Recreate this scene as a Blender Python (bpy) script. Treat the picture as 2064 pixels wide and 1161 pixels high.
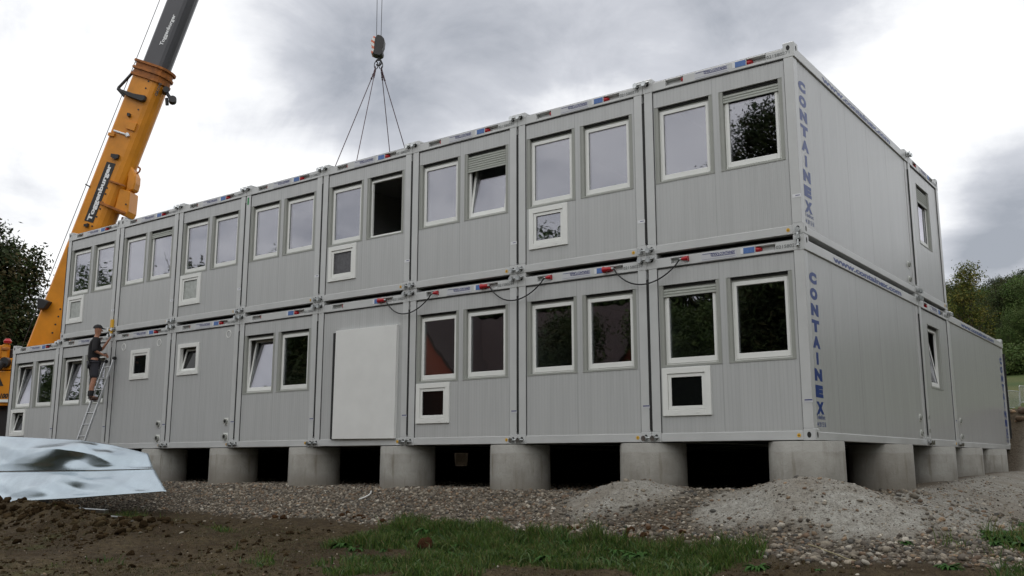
import bpy, bmesh, math, random
import numpy as np
from mathutils import Vector, Matrix, Euler
random.seed(7); np.random.seed(7)
R = math.radians
scene = bpy.context.scene
COL = scene.collection
for o in list(bpy.data.objects): bpy.data.objects.remove(o)

# ------------------------------------------------------------------ camera
CAMP = Vector((4.30054, -12.52432, -0.26021))
YAW, PIT = -0.63839426, 0.18036886
cf = Vector((math.sin(YAW)*math.cos(PIT), math.cos(YAW)*math.cos(PIT), math.sin(PIT)))
cr = Vector((math.cos(YAW), -math.sin(YAW), 0)); cu = cr.cross(cf)
cam = bpy.data.cameras.new('camera'); camo = bpy.data.objects.new('camera', cam); COL.objects.link(camo)
m = Matrix((cr, cu, -cf)).transposed().to_4x4(); m.translation = CAMP
camo.matrix_world = m
cam.sensor_width = 36; cam.lens = 36*1905.36/2064; cam.clip_start = .05; cam.clip_end = 3000
scene.camera = camo
scene.render.resolution_x = 1024; scene.render.resolution_y = 576

# ------------------------------------------------------------------ light
SUN_EL, SUN_AZ = R(55), R(-35)        # azimuth measured from +y towards +x
sl = bpy.data.lights.new('sun', 'SUN'); sl.energy = 0.5; sl.angle = R(25); sl.color = (1, .97, .93)
so = bpy.data.objects.new('sun', sl); COL.objects.link(so)
sd = Vector((math.sin(SUN_AZ)*math.cos(SUN_EL), math.cos(SUN_AZ)*math.cos(SUN_EL), math.sin(SUN_EL)))
so.rotation_euler = sd.to_track_quat('Z', 'Y').to_euler(); so.location = (0, 0, 60)
vs = scene.view_settings; vs.view_transform = 'Standard'; vs.look = 'None'; vs.exposure = 0.36; vs.gamma = 1

def N(nt, t, loc=None, **kw):
    n = nt.nodes.new(t)
    for k, v in kw.items(): setattr(n, k, v)
    return n
def math_(nt, op, a, b=None, c=None, clamp=False):
    n = N(nt, 'ShaderNodeMath', operation=op); n.use_clamp = clamp
    for i, v in enumerate((a, b, c)):
        if v is None: continue
        if isinstance(v, (int, float)): n.inputs[i].default_value = v
        else: nt.links.new(v, n.inputs[i])
    return n.outputs[0]
def mix_(nt, f, a, b, typ='MIX'):
    n = N(nt, 'ShaderNodeMix', data_type='RGBA', blend_type=typ)
    for s, v in ((0, f), (6, a), (7, b)):
        if isinstance(v, (int, float)): n.inputs[s].default_value = v
        elif isinstance(v, tuple): n.inputs[s].default_value = (*v[:3], 1)
        else: nt.links.new(v, n.inputs[s])
    return n.outputs[2]
def ramp_(nt, f, stops):
    n = N(nt, 'ShaderNodeValToRGB'); e = n.color_ramp.elements
    while len(e) < len(stops): e.new(.5)
    for i, (p, c) in enumerate(stops):
        e[i].position = p; e[i].color = (*c, 1) if isinstance(c, tuple) else (c, c, c, 1)
    nt.links.new(f, n.inputs[0]); return n.outputs[0]
def noise_(nt, vec, scale, detail=4, rough=.55, dist=0):
    n = N(nt, 'ShaderNodeTexNoise'); n.inputs['Scale'].default_value = scale; n.inputs['Detail'].default_value = detail
    n.inputs['Roughness'].default_value = rough; n.inputs['Distortion'].default_value = dist
    if vec is not None: nt.links.new(vec, n.inputs['Vector'])
    return n.outputs[0]

w = bpy.data.worlds.new('World'); scene.world = w; w.use_nodes = True
nt = w.node_tree; nt.nodes.clear()
tc = N(nt, 'ShaderNodeTexCoord'); D = tc.outputs['Generated']
sky = N(nt, 'ShaderNodeTexSky', sky_type='NISHITA'); sky.sun_disc = False
sky.sun_elevation = SUN_EL; sky.sun_rotation = SUN_AZ; sky.air_density = 1.2; sky.dust_density = 2
sx = N(nt, 'ShaderNodeSeparateXYZ'); nt.links.new(D, sx.inputs[0])
zz = math_(nt, 'ADD', math_(nt, 'MAXIMUM', sx.outputs[2], 0), .12)
cx = N(nt, 'ShaderNodeCombineXYZ')
nt.links.new(math_(nt, 'DIVIDE', sx.outputs[0], zz), cx.inputs[0]); nt.links.new(math_(nt, 'DIVIDE', sx.outputs[1], zz), cx.inputs[1])
n1 = noise_(nt, cx.outputs[0], .85, 7, .52, .35)
n2 = noise_(nt, cx.outputs[0], 2.6, 6, .55, .2)
n3 = math_(nt, 'SUBTRACT', noise_(nt, D, 7.0, 8, .6, .6), .15)
f = math_(nt, 'ADD', math_(nt, 'MULTIPLY', n1, .42), math_(nt, 'ADD', math_(nt, 'MULTIPLY', n2, .36), math_(nt, 'MULTIPLY', n3, .34)))
def pixdir(px, py):
    d = cf + cr*((px-1032)/1905.36) - cu*((py-580.5)/1905.36); return d.normalized()
# masses of darker (+) and brighter (-) cloud, by direction in the sky
for px, py, amp, wid in [(900, 150, .17, .12), (700, 200, .19, .085), (1130, 60, .11, .12), (1480, 60, .10, .10), (1700, -40, .11, .12), (2045, 420, .34, .05), (1990, 545, .22, .035), (700, -60, .05, .12),
                         (200, 250, -.09, .26), (1880, 210, -.15, .11), (500, 300, -.08, .09), (1180, 260, -.10, .06), (680, 330, -.09, .05), (420, 40, -.04, .08), (2000, 600, -.05, .03),
                         ]:
    v = pixdir(px, py)
    dp = N(nt, 'ShaderNodeVectorMath', operation='DOT_PRODUCT'); nt.links.new(D, dp.inputs[0]); dp.inputs[1].default_value = v
    nrm = N(nt, 'ShaderNodeVectorMath', operation='LENGTH'); nt.links.new(D, nrm.inputs[0])
    q = math_(nt, 'DIVIDE', math_(nt, 'SUBTRACT', 1, math_(nt, 'DIVIDE', dp.outputs['Value'], nrm.outputs['Value'])), -wid*wid*.5)
    g = math_(nt, 'EXPONENT', q)
    f = math_(nt, 'ADD', f, math_(nt, 'MULTIPLY', g, amp))
# brighter overcast overhead and in the sky behind the photographer, which lights the facade
for v, amp, wid in (((.25, -.72, .62), -.34, .62), ((0, 0, 1), -.16, .45)):
    v = Vector(v).normalized(); dp = N(nt, 'ShaderNodeVectorMath', operation='DOT_PRODUCT'); nt.links.new(D, dp.inputs[0]); dp.inputs[1].default_value = v
    f = math_(nt, 'ADD', f, math_(nt, 'MULTIPLY', math_(nt, 'EXPONENT', math_(nt, 'DIVIDE', math_(nt, 'SUBTRACT', 1, dp.outputs['Value']), -wid*wid*.5)), amp))
cloud = ramp_(nt, f, [(.12, (15., 15., 15.)), (.36, (9.2, 9.2, 9.2)), (.45, (8.4, 8.45, 8.55)), (.52, (6.9, 7.0, 7.25)), (.60, (4.9, 5.05, 5.45)), (.76, (2.9, 3.1, 3.5))])
col = mix_(nt, .955, sky.outputs[0], cloud)
bg = N(nt, 'ShaderNodeBackground'); bg.inputs[1].default_value = .1; nt.links.new(col, bg.inputs[0])
wo = N(nt, 'ShaderNodeOutputWorld'); nt.links.new(bg.outputs[0], wo.inputs[0])

# ------------------------------------------------------------------ materials
def mat(name, base, rough=.5, metal=0, spec=.5, var=0, vscale=3, bump=0, bscale=20, coat=0, col2=None, stops=None):
    m = bpy.data.materials.new(name); m.use_nodes = True; nt = m.node_tree
    b = nt.nodes['Principled BSDF']; b.inputs['Base Color'].default_value = (*base, 1); b.inputs['Roughness'].default_value = rough
    b.inputs['Metallic'].default_value = metal; b.inputs['Specular IOR Level'].default_value = spec
    if coat: b.inputs['Coat Weight'].default_value = coat; b.inputs['Coat Roughness'].default_value = .08
    tc = N(nt, 'ShaderNodeTexCoord')
    if var or col2:
        n = noise_(nt, tc.outputs['Object'], vscale, 6, .6)
        c2 = col2 if col2 else tuple(c*(1-var) for c in base)
        nt.links.new(mix_(nt, ramp_(nt, n, stops or [(.35, 0.), (.65, 1.)]), base, c2), b.inputs['Base Color'])
    if bump:
        n = noise_(nt, tc.outputs['Object'], bscale, 5, .6)
        bp = N(nt, 'ShaderNodeBump'); bp.inputs['Strength'].default_value = bump; bp.inputs['Distance'].default_value = .02
        nt.links.new(n, bp.inputs['Height']); nt.links.new(bp.outputs[0], b.inputs['Normal'])
    return m
PAINT = (.505, .514, .510)
def panel_mat(name, axis):
    m = mat(name, PAINT, .24); nt = m.node_tree; b = nt.nodes['Principled BSDF']
    tc = N(nt, 'ShaderNodeTexCoord'); s = N(nt, 'ShaderNodeSeparateXYZ'); nt.links.new(tc.outputs['Object'], s.inputs[0])
    x = s.outputs[axis]
    def groove(per, wd):
        p = math_(nt, 'PINGPONG', x, per/2)
        return math_(nt, 'SUBTRACT', 1, math_(nt, 'DIVIDE', p, wd, clamp=True), clamp=True)
    g1 = groove(.058, .007); g2 = groove(1.15, .006)
    h = math_(nt, 'ADD', math_(nt, 'MULTIPLY', g1, .5), math_(nt, 'MULTIPLY', g2, 1.0))
    nz = noise_(nt, tc.outputs['Object'], 1.3, 3, .5)
    st = N(nt, 'ShaderNodeMapping'); st.inputs['Scale'].default_value = (9, 9, .5); nt.links.new(tc.outputs['Object'], st.inputs[0])
    ns = noise_(nt, st.outputs[0], 1.5, 5, .6)
    bp = N(nt, 'ShaderNodeBump', invert=True); bp.inputs['Strength'].default_value = .55; bp.inputs['Distance'].default_value = .006
    hh = math_(nt, 'ADD', h, math_(nt, 'MULTIPLY', nz, .5))
    nt.links.new(hh, bp.inputs['Height']); nt.links.new(bp.outputs[0], b.inputs['Normal'])
    c = mix_(nt, ramp_(nt, ns, [(.4, 0.), (.75, .6)]), PAINT, tuple(v*.84 for v in PAINT))
    c = mix_(nt, math_(nt, 'ADD', math_(nt, 'MULTIPLY', g1, .16), math_(nt, 'MULTIPLY', g2, .55)), c, (.12, .12, .12))
    oi = N(nt, 'ShaderNodeObjectInfo'); sp = noise_(nt, tc.outputs['Object'], 38, 3, .6)
    c = mix_(nt, math_(nt, 'MULTIPLY', oi.outputs['Random'], .16), c, (.40, .41, .42))
    zz = ramp_(nt, s.outputs[2], [(.0, .42), (.22, .0)])
    c = mix_(nt, math_(nt, 'MULTIPLY', zz, ns), c, (.27, .24, .19))
    c = mix_(nt, ramp_(nt, sp, [(.70, 0.), (.78, .35)]), c, (.24, .23, .21))
    nt.links.new(c, b.inputs['Base Color'])
    return m
M = {}
M['paint'] = mat('container_paint', tuple(c*1.15 for c in PAINT), .28, var=.10, vscale=1.7, bump=.05, bscale=9)
M['panel_front'] = panel_mat('ribbed_panel_front', 0)
M['panel_side'] = panel_mat('ribbed_panel_side', 1)
M['roof'] = mat('roof_sheet', (.10, .10, .10), .6, var=.3)
M['under'] = mat('container_underside', (.10, .10, .10), .8, var=.3)
M['inner'] = mat('inner_wall', (.45, .45, .44), .6)
M['pvc'] = mat('white_pvc', (.82, .83, .80), .3, var=.05)
M['rail'] = mat('shutter_rail', (.34, .35, .32), .45, var=.08)
M['shutter'] = mat('roller_shutter_slats', (.42, .44, .40), .4, var=.08)
M['seal'] = mat('rubber_seal_and_shade', (.015, .015, .015), .7)  # also colours the strips that stand for shade in gaps and recesses
M['zinc'] = mat('galvanised_steel', (.62, .64, .64), .28, 1, var=.35, vscale=18)
M['red'] = mat('red_plastic', (.42, .012, .02), .3)
M['blue_sticker'] = mat('blue_sticker', (.09, .19, .48), .45, var=.25, vscale=40)
M['white_sticker'] = mat('white_sticker', (.72, .73, .75), .45)
M['sign'] = mat('sign_plate', (.56, .57, .60), .4, var=.06)
M['navy'] = mat('navy_lettering', (.02, .025, .16), .45)
M['blue'] = mat('blue_lettering', (.008, .045, .25), .35, spec=.35, var=.3, vscale=25)
M['grey_letter'] = mat('grey_lettering', (.21, .22, .22), .6)
M['yellow'] = mat('yellow_sticker', (.75, .42, .03), .5)
M['black'] = mat('black_rubber', (.012, .012, .013), .5)
M['green'] = mat('green_sticker', (.03, .25, .08), .5)
M['concrete'] = mat('pier_concrete', (.40, .395, .365), .85, col2=(.27, .26, .235), vscale=2.4, bump=.35, bscale=28)
nt = M['concrete'].node_tree; b = nt.nodes['Principled BSDF']; tcn = N(nt, 'ShaderNodeTexCoord')
oi = N(nt, 'ShaderNodeObjectInfo')
prev = b.inputs['Base Color'].links[0].from_socket
mp = N(nt, 'ShaderNodeMapping'); mp.inputs['Scale'].default_value = (5, 5, .7); nt.links.new(tcn.outputs['Object'], mp.inputs[0])
st = noise_(nt, mp.outputs[0], 2.1, 5, .6)
c = mix_(nt, ramp_(nt, st, [(.55, 0.), (.74, .75)]), prev, (.15, .13, .095))
sp = noise_(nt, tcn.outputs['Object'], 60, 2, .5)
c = mix_(nt, ramp_(nt, sp, [(.68, 0.), (.74, .6)]), c, (.08, .08, .07))
c = mix_(nt, math_(nt, 'MULTIPLY', oi.outputs['Random'], .38), c, (.20, .17, .13))
s3 = N(nt, 'ShaderNodeSeparateXYZ'); nt.links.new(tcn.outputs['Object'], s3.inputs[0])
zb_ = math_(nt, 'ADD', s3.outputs[2], math_(nt, 'MULTIPLY', noise_(nt, tcn.outputs['Object'], 5, 3, .5), .08))
c = mix_(nt, ramp_(nt, math_(nt, 'ADD', math_(nt, 'MULTIPLY', zb_, 4.0), 1.0), [(.55, 0.), (.63, .35)]), c, (.46, .455, .43))
c = mix_(nt, ramp_(nt, math_(nt, 'ADD', math_(nt, 'MULTIPLY', zb_, -2.0), -.6), [(.3, 0.), (.8, .6)]), c, (.20, .175, .14))
nt.links.new(c, b.inputs['Base Color'])
M['board'] = mat('white_board', (.78, .785, .765), .45, var=.06, vscale=2.2, bump=.08, bscale=5)
# glass: two faces of a pane, fresnel-weighted mirror over a faint green-grey tint
g = bpy.data.materials.new('window_glass'); g.use_nodes = True; nt = g.node_tree; nt.nodes.clear()
lw = N(nt, 'ShaderNodeLayerWeight'); lw.inputs[0].default_value = .5
fr = math_(nt, 'ADD', .24, math_(nt, 'MULTIPLY', math_(nt, 'POWER', lw.outputs['Facing'], 4.0), .76))
tr = N(nt, 'ShaderNodeBsdfTransparent'); tr.inputs[0].default_value = (.70, .74, .72, 1)
gl = N(nt, 'ShaderNodeBsdfGlossy'); gl.inputs['Color'].default_value = (.93, .91, 1, 1); gl.inputs['Roughness'].default_value = .012
tcn = N(nt, 'ShaderNodeTexCoord'); nn = noise_(nt, tcn.outputs['Object'], 1.6, 2, .5)
bp = N(nt, 'ShaderNodeBump'); bp.inputs['Strength'].default_value = .14; bp.inputs['Distance'].default_value = .01; nt.links.new(nn, bp.inputs['Height']); nt.links.new(bp.outputs[0], gl.inputs['Normal'])
mx = N(nt, 'ShaderNodeMixShader'); nt.links.new(fr, mx.inputs[0]); nt.links.new(tr.outputs[0], mx.inputs[1]); nt.links.new(gl.outputs[0], mx.inputs[2])
oo = N(nt, 'ShaderNodeOutputMaterial'); nt.links.new(mx.outputs[0], oo.inputs[0]); M['glass'] = g
M['dark_glass'] = mat('dark_glass', (.006, .007, .007), .04, spec=.3)
M['frosted'] = mat('frosted_glass', (.50, .53, .50), .25, var=.25, vscale=12, bump=.6, bscale=45)
M['frosted_dark'] = mat('dark_patterned_glass', (.10, .10, .11), .2, var=.3, vscale=20, bump=.6, bscale=60)

# ------------------------------------------------------------------ mesh helpers
class MB:
    def __init__(s): s.v = []; s.f = []; s.sm = []
    def add(s, vs, fs, smooth=False, T=None):
        o = len(s.v)
        s.v += [tuple(T @ Vector(p)) if T else tuple(p) for p in vs]
        s.f += [tuple(i+o for i in f) for f in fs]; s.sm += [smooth]*len(fs); return s
    def box(s, x0, y0, z0, x1, y1, z1, T=None):
        return s.add([(x0,y0,z0),(x1,y0,z0),(x1,y1,z0),(x0,y1,z0),(x0,y0,z1),(x1,y0,z1),(x1,y1,z1),(x0,y1,z1)],
              [(0,3,2,1),(4,5,6,7),(0,1,5,4),(1,2,6,5),(2,3,7,6),(3,0,4,7)], T=T)
    def ring(s, x0, z0, x1, z1, t, y0, y1, tb=None, T=None):   # rectangular frame in the xz plane
        tb = tb if tb is not None else t
        s.box(x0, y0, z0, x0+t, y1, z1, T); s.box(x1-t, y0, z0, x1, y1, z1, T)
        s.box(x0+t, y0, z0, x1-t, y1, z0+tb, T); return s.box(x0+t, y0, z1-t, x1-t, y1, z1, T)
    def tube(s, a, b, r, r2=None, n=10, smooth=True, cap=True):
        a = Vector(a); b = Vector(b); d = (b-a); r2 = r if r2 is None else r2
        q = d.to_track_quat('Z', 'Y'); L = d.length; vs = []
        for k in range(n):
            t = 2*math.pi*k/n; vs.append(a + q @ Vector((r*math.cos(t), r*math.sin(t), 0)))
        for k in range(n):
            t = 2*math.pi*k/n; vs.append(a + q @ Vector((r2*math.cos(t), r2*math.sin(t), L)))
        s.add(vs, [(k, (k+1) % n, n+(k+1) % n, n+k) for k in range(n)], smooth)
        if cap: s.add(vs, [tuple(range(n-1, -1, -1)), tuple(range(n, 2*n))])
        return s
    def path(s, pts, r, n=8):
        pts = [Vector(p) for p in pts]
        for a, b in zip(pts[:-1], pts[1:]): s.tube(a, b, r, n=n)
        return s
    def sweep(s, pts, r, n=8):
        pts = [Vector(p) for p in pts]; rings = []
        for i, p in enumerate(pts):
            d = (pts[min(i+1, len(pts)-1)]-pts[max(i-1, 0)]).normalized(); q = d.to_track_quat('Z', 'Y')
            rings += [p + q @ Vector((r*math.cos(2*math.pi*k/n), r*math.sin(2*math.pi*k/n), 0)) for k in range(n)]
        fs = [(i*n+k, i*n+(k+1) % n, (i+1)*n+(k+1) % n, (i+1)*n+k) for i in range(len(pts)-1) for k in range(n)]
        return s.add(rings, fs, True)
    def prism(s, pts, h0, h1, fn):      # pts 2-d outline, fn(u,v,h)->xyz
        n = len(pts); vs = [fn(u, v, h0) for u, v in pts]+[fn(u, v, h1) for u, v in pts]
        return s.add(vs, [tuple(range(n-1, -1, -1)), tuple(range(n, 2*n))]+[(k, (k+1) % n, n+(k+1) % n, n+k) for k in range(n)])
    def mesh(s, name, m, bevel=0):
        me = bpy.data.meshes.new(name); me.from_pydata([tuple(v) for v in s.v], [], s.f); me.validate()
        bm = bmesh.new(); bm.from_mesh(me)
        bmesh.ops.recalc_face_normals(bm, faces=bm.faces)
        if bevel:
            bmesh.ops.bevel(bm, geom=[e for e in bm.edges if len(e.link_faces) == 2 and e.calc_face_angle(0) > .5], offset=bevel, segments=1, affect='EDGES', profile=.5)
        bm.to_mesh(me); bm.free()
        if not bevel and len(s.sm) == len(me.polygons):
            me.polygons.foreach_set('use_smooth', s.sm)
        me.materials.append(m); return me
def link(name, me, parent=None, loc=(0,0,0), rot=(0,0,0)):
    o = bpy.data.objects.new(name, me); COL.objects.link(o); o.location = loc; o.rotation_euler = rot
    if parent is not None: o.parent = parent
    return o
def tag(o, label=None, cat=None, group=None, kind=None):
    if label: o['label'] = label
    if cat: o['category'] = cat
    if group: o['group'] = group
    if kind: o['kind'] = kind
    return o
def thing(name, label, cat, loc=(0,0,0), rz=0, group=None):
    return tag(link(name, None, None, loc, (0, 0, rz)), label, cat, group)
_mc = {}
def cached(key, fn):
    if key not in _mc: _mc[key] = fn()
    return _mc[key]
def text_mesh(txt, m, bold=0., shear=0., space=1.):
    cu_ = bpy.data.curves.new('t', 'FONT'); cu_.body = txt; cu_.size = 1; cu_.offset = bold; cu_.shear = shear; cu_.space_character = space
    cu_.extrude = 0; cu_.resolution_u = 3
    o = bpy.data.objects.new('t', cu_); COL.objects.link(o); dg = bpy.context.evaluated_depsgraph_get(); dg.update()
    me = bpy.data.meshes.new_from_object(o.evaluated_get(dg)); bpy.data.objects.remove(o); bpy.data.curves.remove(cu_)
    n = len(me.vertices); a = np.empty(n*3); me.vertices.foreach_get('co', a); a = a.reshape(-1, 3)
    lo, hi = a.min(0), a.max(0); a = (a-lo)/np.maximum(hi-lo, 1e-6); a[:, 2] = 0
    vs = [tuple(p) for p in a]; fs = [tuple(p.vertices) for p in me.polygons]
    bpy.data.meshes.remove(me); return vs, fs
def text(mb, txt, org, ux, vy, bold=0., shear=0., space=1.):
    vs, fs = cached(('t', txt, bold, shear, space), lambda: text_mesh(txt, None, bold, shear, space))
    org, ux, vy = Vector(org), Vector(ux), Vector(vy)
    return mb.add([org+ux*p[0]+vy*p[1] for p in vs], fs)
def grid_noise(x, y, sc, seed=0, octs=4, gain=.5):
    rs = np.random.RandomState(seed); out = np.zeros_like(x, dtype=float); amp = 1.; tot = 0
    for o in range(octs):
        ang = rs.rand()*6.28; xx = (x*math.cos(ang)-y*math.sin(ang))*sc+rs.rand()*50; yy = (x*math.sin(ang)+y*math.cos(ang))*sc+rs.rand()*50
        T = rs.rand(256, 256); xi = np.floor(xx).astype(int); yi = np.floor(yy).astype(int); fx = xx-xi; fy = yy-yi
        fx = fx*fx*(3-2*fx); fy = fy*fy*(3-2*fy); g = lambda i, j: T[i % 256, j % 256]
        out += amp*((g(xi, yi)*(1-fx)+g(xi+1, yi)*fx)*(1-fy)+(g(xi, yi+1)*(1-fx)+g(xi+1, yi+1)*fx)*fy-.5)
        tot += amp; amp *= gain; sc *= 2.03
    return out/tot*2
def np_mesh(name, V, F, m, smooth=False, colors=None):
    me = bpy.data.meshes.new(name); k = F.shape[1]
    me.vertices.add(len(V)); me.vertices.foreach_set('co', np.ascontiguousarray(V, dtype=np.float32).ravel())
    me.loops.add(F.size); me.loops.foreach_set('vertex_index', np.ascontiguousarray(F, dtype=np.int32).ravel())
    me.polygons.add(len(F)); me.polygons.foreach_set('loop_start', np.arange(0, F.size, k, dtype=np.int32))
    if smooth: me.polygons.foreach_set('use_smooth', np.ones(len(F), dtype=bool))
    if colors is not None:
        at = me.color_attributes.new('tint', 'FLOAT_COLOR', 'POINT')
        c = np.ones((len(V), 4), dtype=np.float32); c[:, :colors.shape[1]] = colors; at.data.foreach_set('color', c.ravel())
    me.update(calc_edges=True); me.materials.append(m); return me
# ------------------------------------------------------------------ terrain
def sstep(a, b, t): t = np.clip((t-a)/(b-a), 0, 1); return t*t*(3-2*t)   # b < a gives a falling step
PIERS_MOUND = [(-2.45, -.72, .30, .72), (-.15, -.72, .24, .85), (.6, -.72, .17, .9)]
def height(x, y):
    x = np.asarray(x, float); y = np.asarray(y, float)
    dx = np.maximum(x-.35, 0); dy = np.maximum(-y, 0); d = np.hypot(dx, dy)
    dxl = np.maximum(-22.3-x, 0); d = np.hypot(d, dxl)
    z = np.interp(d, [0, .35, 1.0, 1.7, 3, 6, 12, 30], [-.74, -.78, -.95, -1.16, -1.36, -1.55, -1.86, -1.95])
    under = (1-sstep(-.3, .5, -y))*(1-sstep(0, .6, x-.35))
    # right flank of the bank climbs a little towards the back
    z = z+.22*sstep(1, 12, y)*sstep(-1.0, .2, x)*(1-sstep(15, 30, y))
    # spoil bank at the back of the building
    bk = sstep(13.6, 15.4, y)*(1-sstep(21, 26, y))
    lump = grid_noise(x, y, .45, 5, 4)
    z = z+bk*(1.6+.6*lump*sstep(15, 17, y))*np.exp(-((x+8)/34.)**4)
    lb_ = sstep(-25.2, -23.4, x)*(1-sstep(-22.2, -21.2, x))*sstep(.6, 2.2, y)*(1-sstep(15, 17, y)); z = np.maximum(z, z*(1-lb_)+.28*lb_)  # earth ridge added at the left end to shut out light under the floor
    nm = (np.abs(x+18.3+.83*(y-14.8)) < .30+.012*(y-13)).astype(float)*(1-sstep(16.2, 17, y))*sstep(12.5, 13.6, y)
    z = z*(1-nm)-.46*nm
    rise = np.interp(y, [22, 47, 100, 140, 260, 1500], [0, 3.6, 10.8, 16.5, 36, 60])
    z = z+rise
    back = np.interp(-y, [30, 60, 200, 1500], [0, 1.0, 8, 40])
    z = z+back
    near = (1-sstep(25, 60, np.hypot(x, y)))
    z = z+near*.045*grid_noise(x, y, .7, 11, 4)*(1-.6*under)
    # heap of loose earth, left foreground
    t = np.clip((x+19)/11., 0, 1); cy = -3.35-.5*t+.25*np.sin(x*1.3)
    hp = np.exp(-((y-cy)/.62)**2)*sstep(-24, -18, x)*(1-sstep(-11.2, -7.6, x))
    z = z+hp*(.33+.24*grid_noise(x, y, 1.6, 21, 5, .6))
    dirt = sstep(1.9, 2.6, d)*near
    z = z+dirt*(.06*grid_noise(x, y, 2.2, 31, 5, .65)+.03*grid_noise(x, y, 7, 33, 3))
    for mx, my, mh, mr in PIERS_MOUND:
        rr = np.hypot((x-mx)/1.25, (y-my))
        z = z+mh*np.exp(-(rr/mr)**2*1.1)
    clay = clay_mask(x, y)
    z = z+clay*(.05*grid_noise(x, y, 3.2, 41, 4, .6)+.022*np.abs(grid_noise(x+y, (x-y)*.3, 5, 43, 3)))
    return z
def clay_mask(x, y):
    m = np.zeros_like(x, dtype=float)
    for mx, my, mh, mr in PIERS_MOUND: m = np.maximum(m, 1-sstep(.75, 1.3, np.hypot((x-mx)/1.25, y-my)/mr+.35*grid_noise(x, y, 1.1, 47, 3)))
    side = sstep(.1, .5, x)*(1-sstep(1.7, 2.5, x+.35*grid_noise(x, y, .8, 48, 3)))*sstep(-1.5, -.3, y)*(1-sstep(13.8, 15.2, y+.8*grid_noise(x, y, .8, 49, 3)))
    return np.maximum(m, side*.95)
def gravel_mask(x, y):
    dx = np.maximum(x-.35, 0); dy = np.maximum(-y, 0); d = np.hypot(dx, dy)+.28*grid_noise(x, y, .9, 51, 3)
    g = (1-sstep(1.6, 2.15, d))
    right = sstep(1.15, 1.7, d)*(1-sstep(2.3, 2.9, d))*sstep(-1.2, .6, x)*(1-sstep(-.5, 1.0, y))
    g = np.maximum(g, right*.75)
    g = g*(1-.985*clay_mask(x, y))
    return g*(1-sstep(14, 15.5, y))*(1-sstep(-24, -22, -x)*0)*sstep(-25, -22.5, x)
def grass_mask(x, y):
    n = grid_noise(x, y, .8, 61, 4)
    dx = np.maximum(x-.35, 0); dy = np.maximum(-y, 0); d = np.hypot(dx, dy)
    a = 1.25*np.exp(-(np.maximum(np.abs(d-2.85-.10*(x+3))-.45, 0)/.45)**2)*sstep(-6.7, -4.9, x)*(1-sstep(-.3, .6, x))
    b_ = np.exp(-((x+3.0)/1.5)**2-((y+4.4)/.8)**2)*1.0
    c_ = np.exp(-((x-2.35)/.5)**2-((y-.9)/1.9)**2)*1.3+np.exp(-((x-2.7)/.4)**2-((y+2.6)/.8)**2)*.8
    e_ = np.exp(-((x+12.3)/1.0)**2-((y+2.6)/.45)**2)*.85
    f_ = np.exp(-((x-1.2)/1.2)**2-((y+3.4)/.35)**2)*.55
    return np.clip((np.maximum.reduce([a, b_, c_, e_, f_])+.9*n+.75*grid_noise(x, y, 2.2, 63, 4)-.48)*1.2, 0, 1)
def axis(fine0, fine1, st, lo, hi):
    c = list(np.arange(fine0, fine1, st)); s = st; v = c[0]; pre = []
    while v > lo: s *= 1.09; v -= s; pre.append(v)
    v = c[-1]; s = st; post = []
    while v < hi: s *= 1.09; v += s; post.append(v)
    return np.array(pre[::-1]+c+post)
xs = axis(-20, 4.5, .075, -1500, 1500); ys = axis(-8, 1.2, .06, -1500, 1800)
ys = np.unique(np.round(np.concatenate([ys, np.arange(1.5, 13, .5), np.arange(13.2, 17.2, .05), np.arange(17.5, 28, .4)]), 3)); xs = np.unique(np.round(np.concatenate([xs, np.arange(4.5, 12, .3), np.arange(-20.4, -17.2, .02)]), 3))
X, Y = np.meshgrid(xs, ys); Z = height(X, Y)
nx, ny = len(xs), len(ys); I = np.arange(nx*ny).reshape(ny, nx)
F = np.stack([I[:-1, :-1], I[:-1, 1:], I[1:, 1:], I[1:, :-1]], -1).reshape(-1, 4)
far = sstep(24, 40, np.hypot(X+8, Y-0)*.9); mead = np.clip(sstep(26, 34, Y)+sstep(16, 24, -Y)+sstep(44, 54, -X)+sstep(12, 20, X), 0, 1)
tint = np.stack([gravel_mask(X, Y), clay_mask(X, Y), np.maximum(grass_mask(X, Y), mead)], -1).reshape(-1, 3)
gm = bpy.data.materials.new('earth_and_meadow'); gm.use_nodes = True; nt = gm.node_tree; b = nt.nodes['Principled BSDF']; b.inputs['Roughness'].default_value = .95; b.inputs['Specular IOR Level'].default_value = .2
tcn = N(nt, 'ShaderNodeTexCoord'); P = tcn.outputs['Object']; at = N(nt, 'ShaderNodeVertexColor', layer_name='tint'); sp = N(nt, 'ShaderNodeSeparateColor'); nt.links.new(at.outputs[0], sp.inputs[0])
na = noise_(nt, P, .7, 6, .6); nb = noise_(nt, P, 9, 6, .65); nc = noise_(nt, P, 45, 4, .6)
dirt = mix_(nt, ramp_(nt, na, [(.38, 0.), (.62, 1.)]), (.052, .036, .018), (.098, .074, .040))
dirt = mix_(nt, ramp_(nt, nb, [(.40, 0.), (.64, .8)]), dirt, (.028, .018, .009)); dirt = mix_(nt, ramp_(nt, noise_(nt, P, 24, 5, .7), [(.5, 0.), (.62, .8)]), dirt, (.030, .020, .010))
dirt = mix_(nt, ramp_(nt, nc, [(.60, 0.), (.70, .5)]), dirt, (.15, .115, .07))
grv = mix_(nt, ramp_(nt, nc, [(.35, 0.), (.65, 1.)]), (.07, .055, .04), (.15, .125, .095))
cl = mix_(nt, ramp_(nt, nb, [(.35, 0.), (.65, 1.)]), (.40, .39, .35), (.27, .255, .22))
cl = mix_(nt, ramp_(nt, na, [(.42, 0.), (.62, .8)]), cl, (.22, .19, .15))
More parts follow.
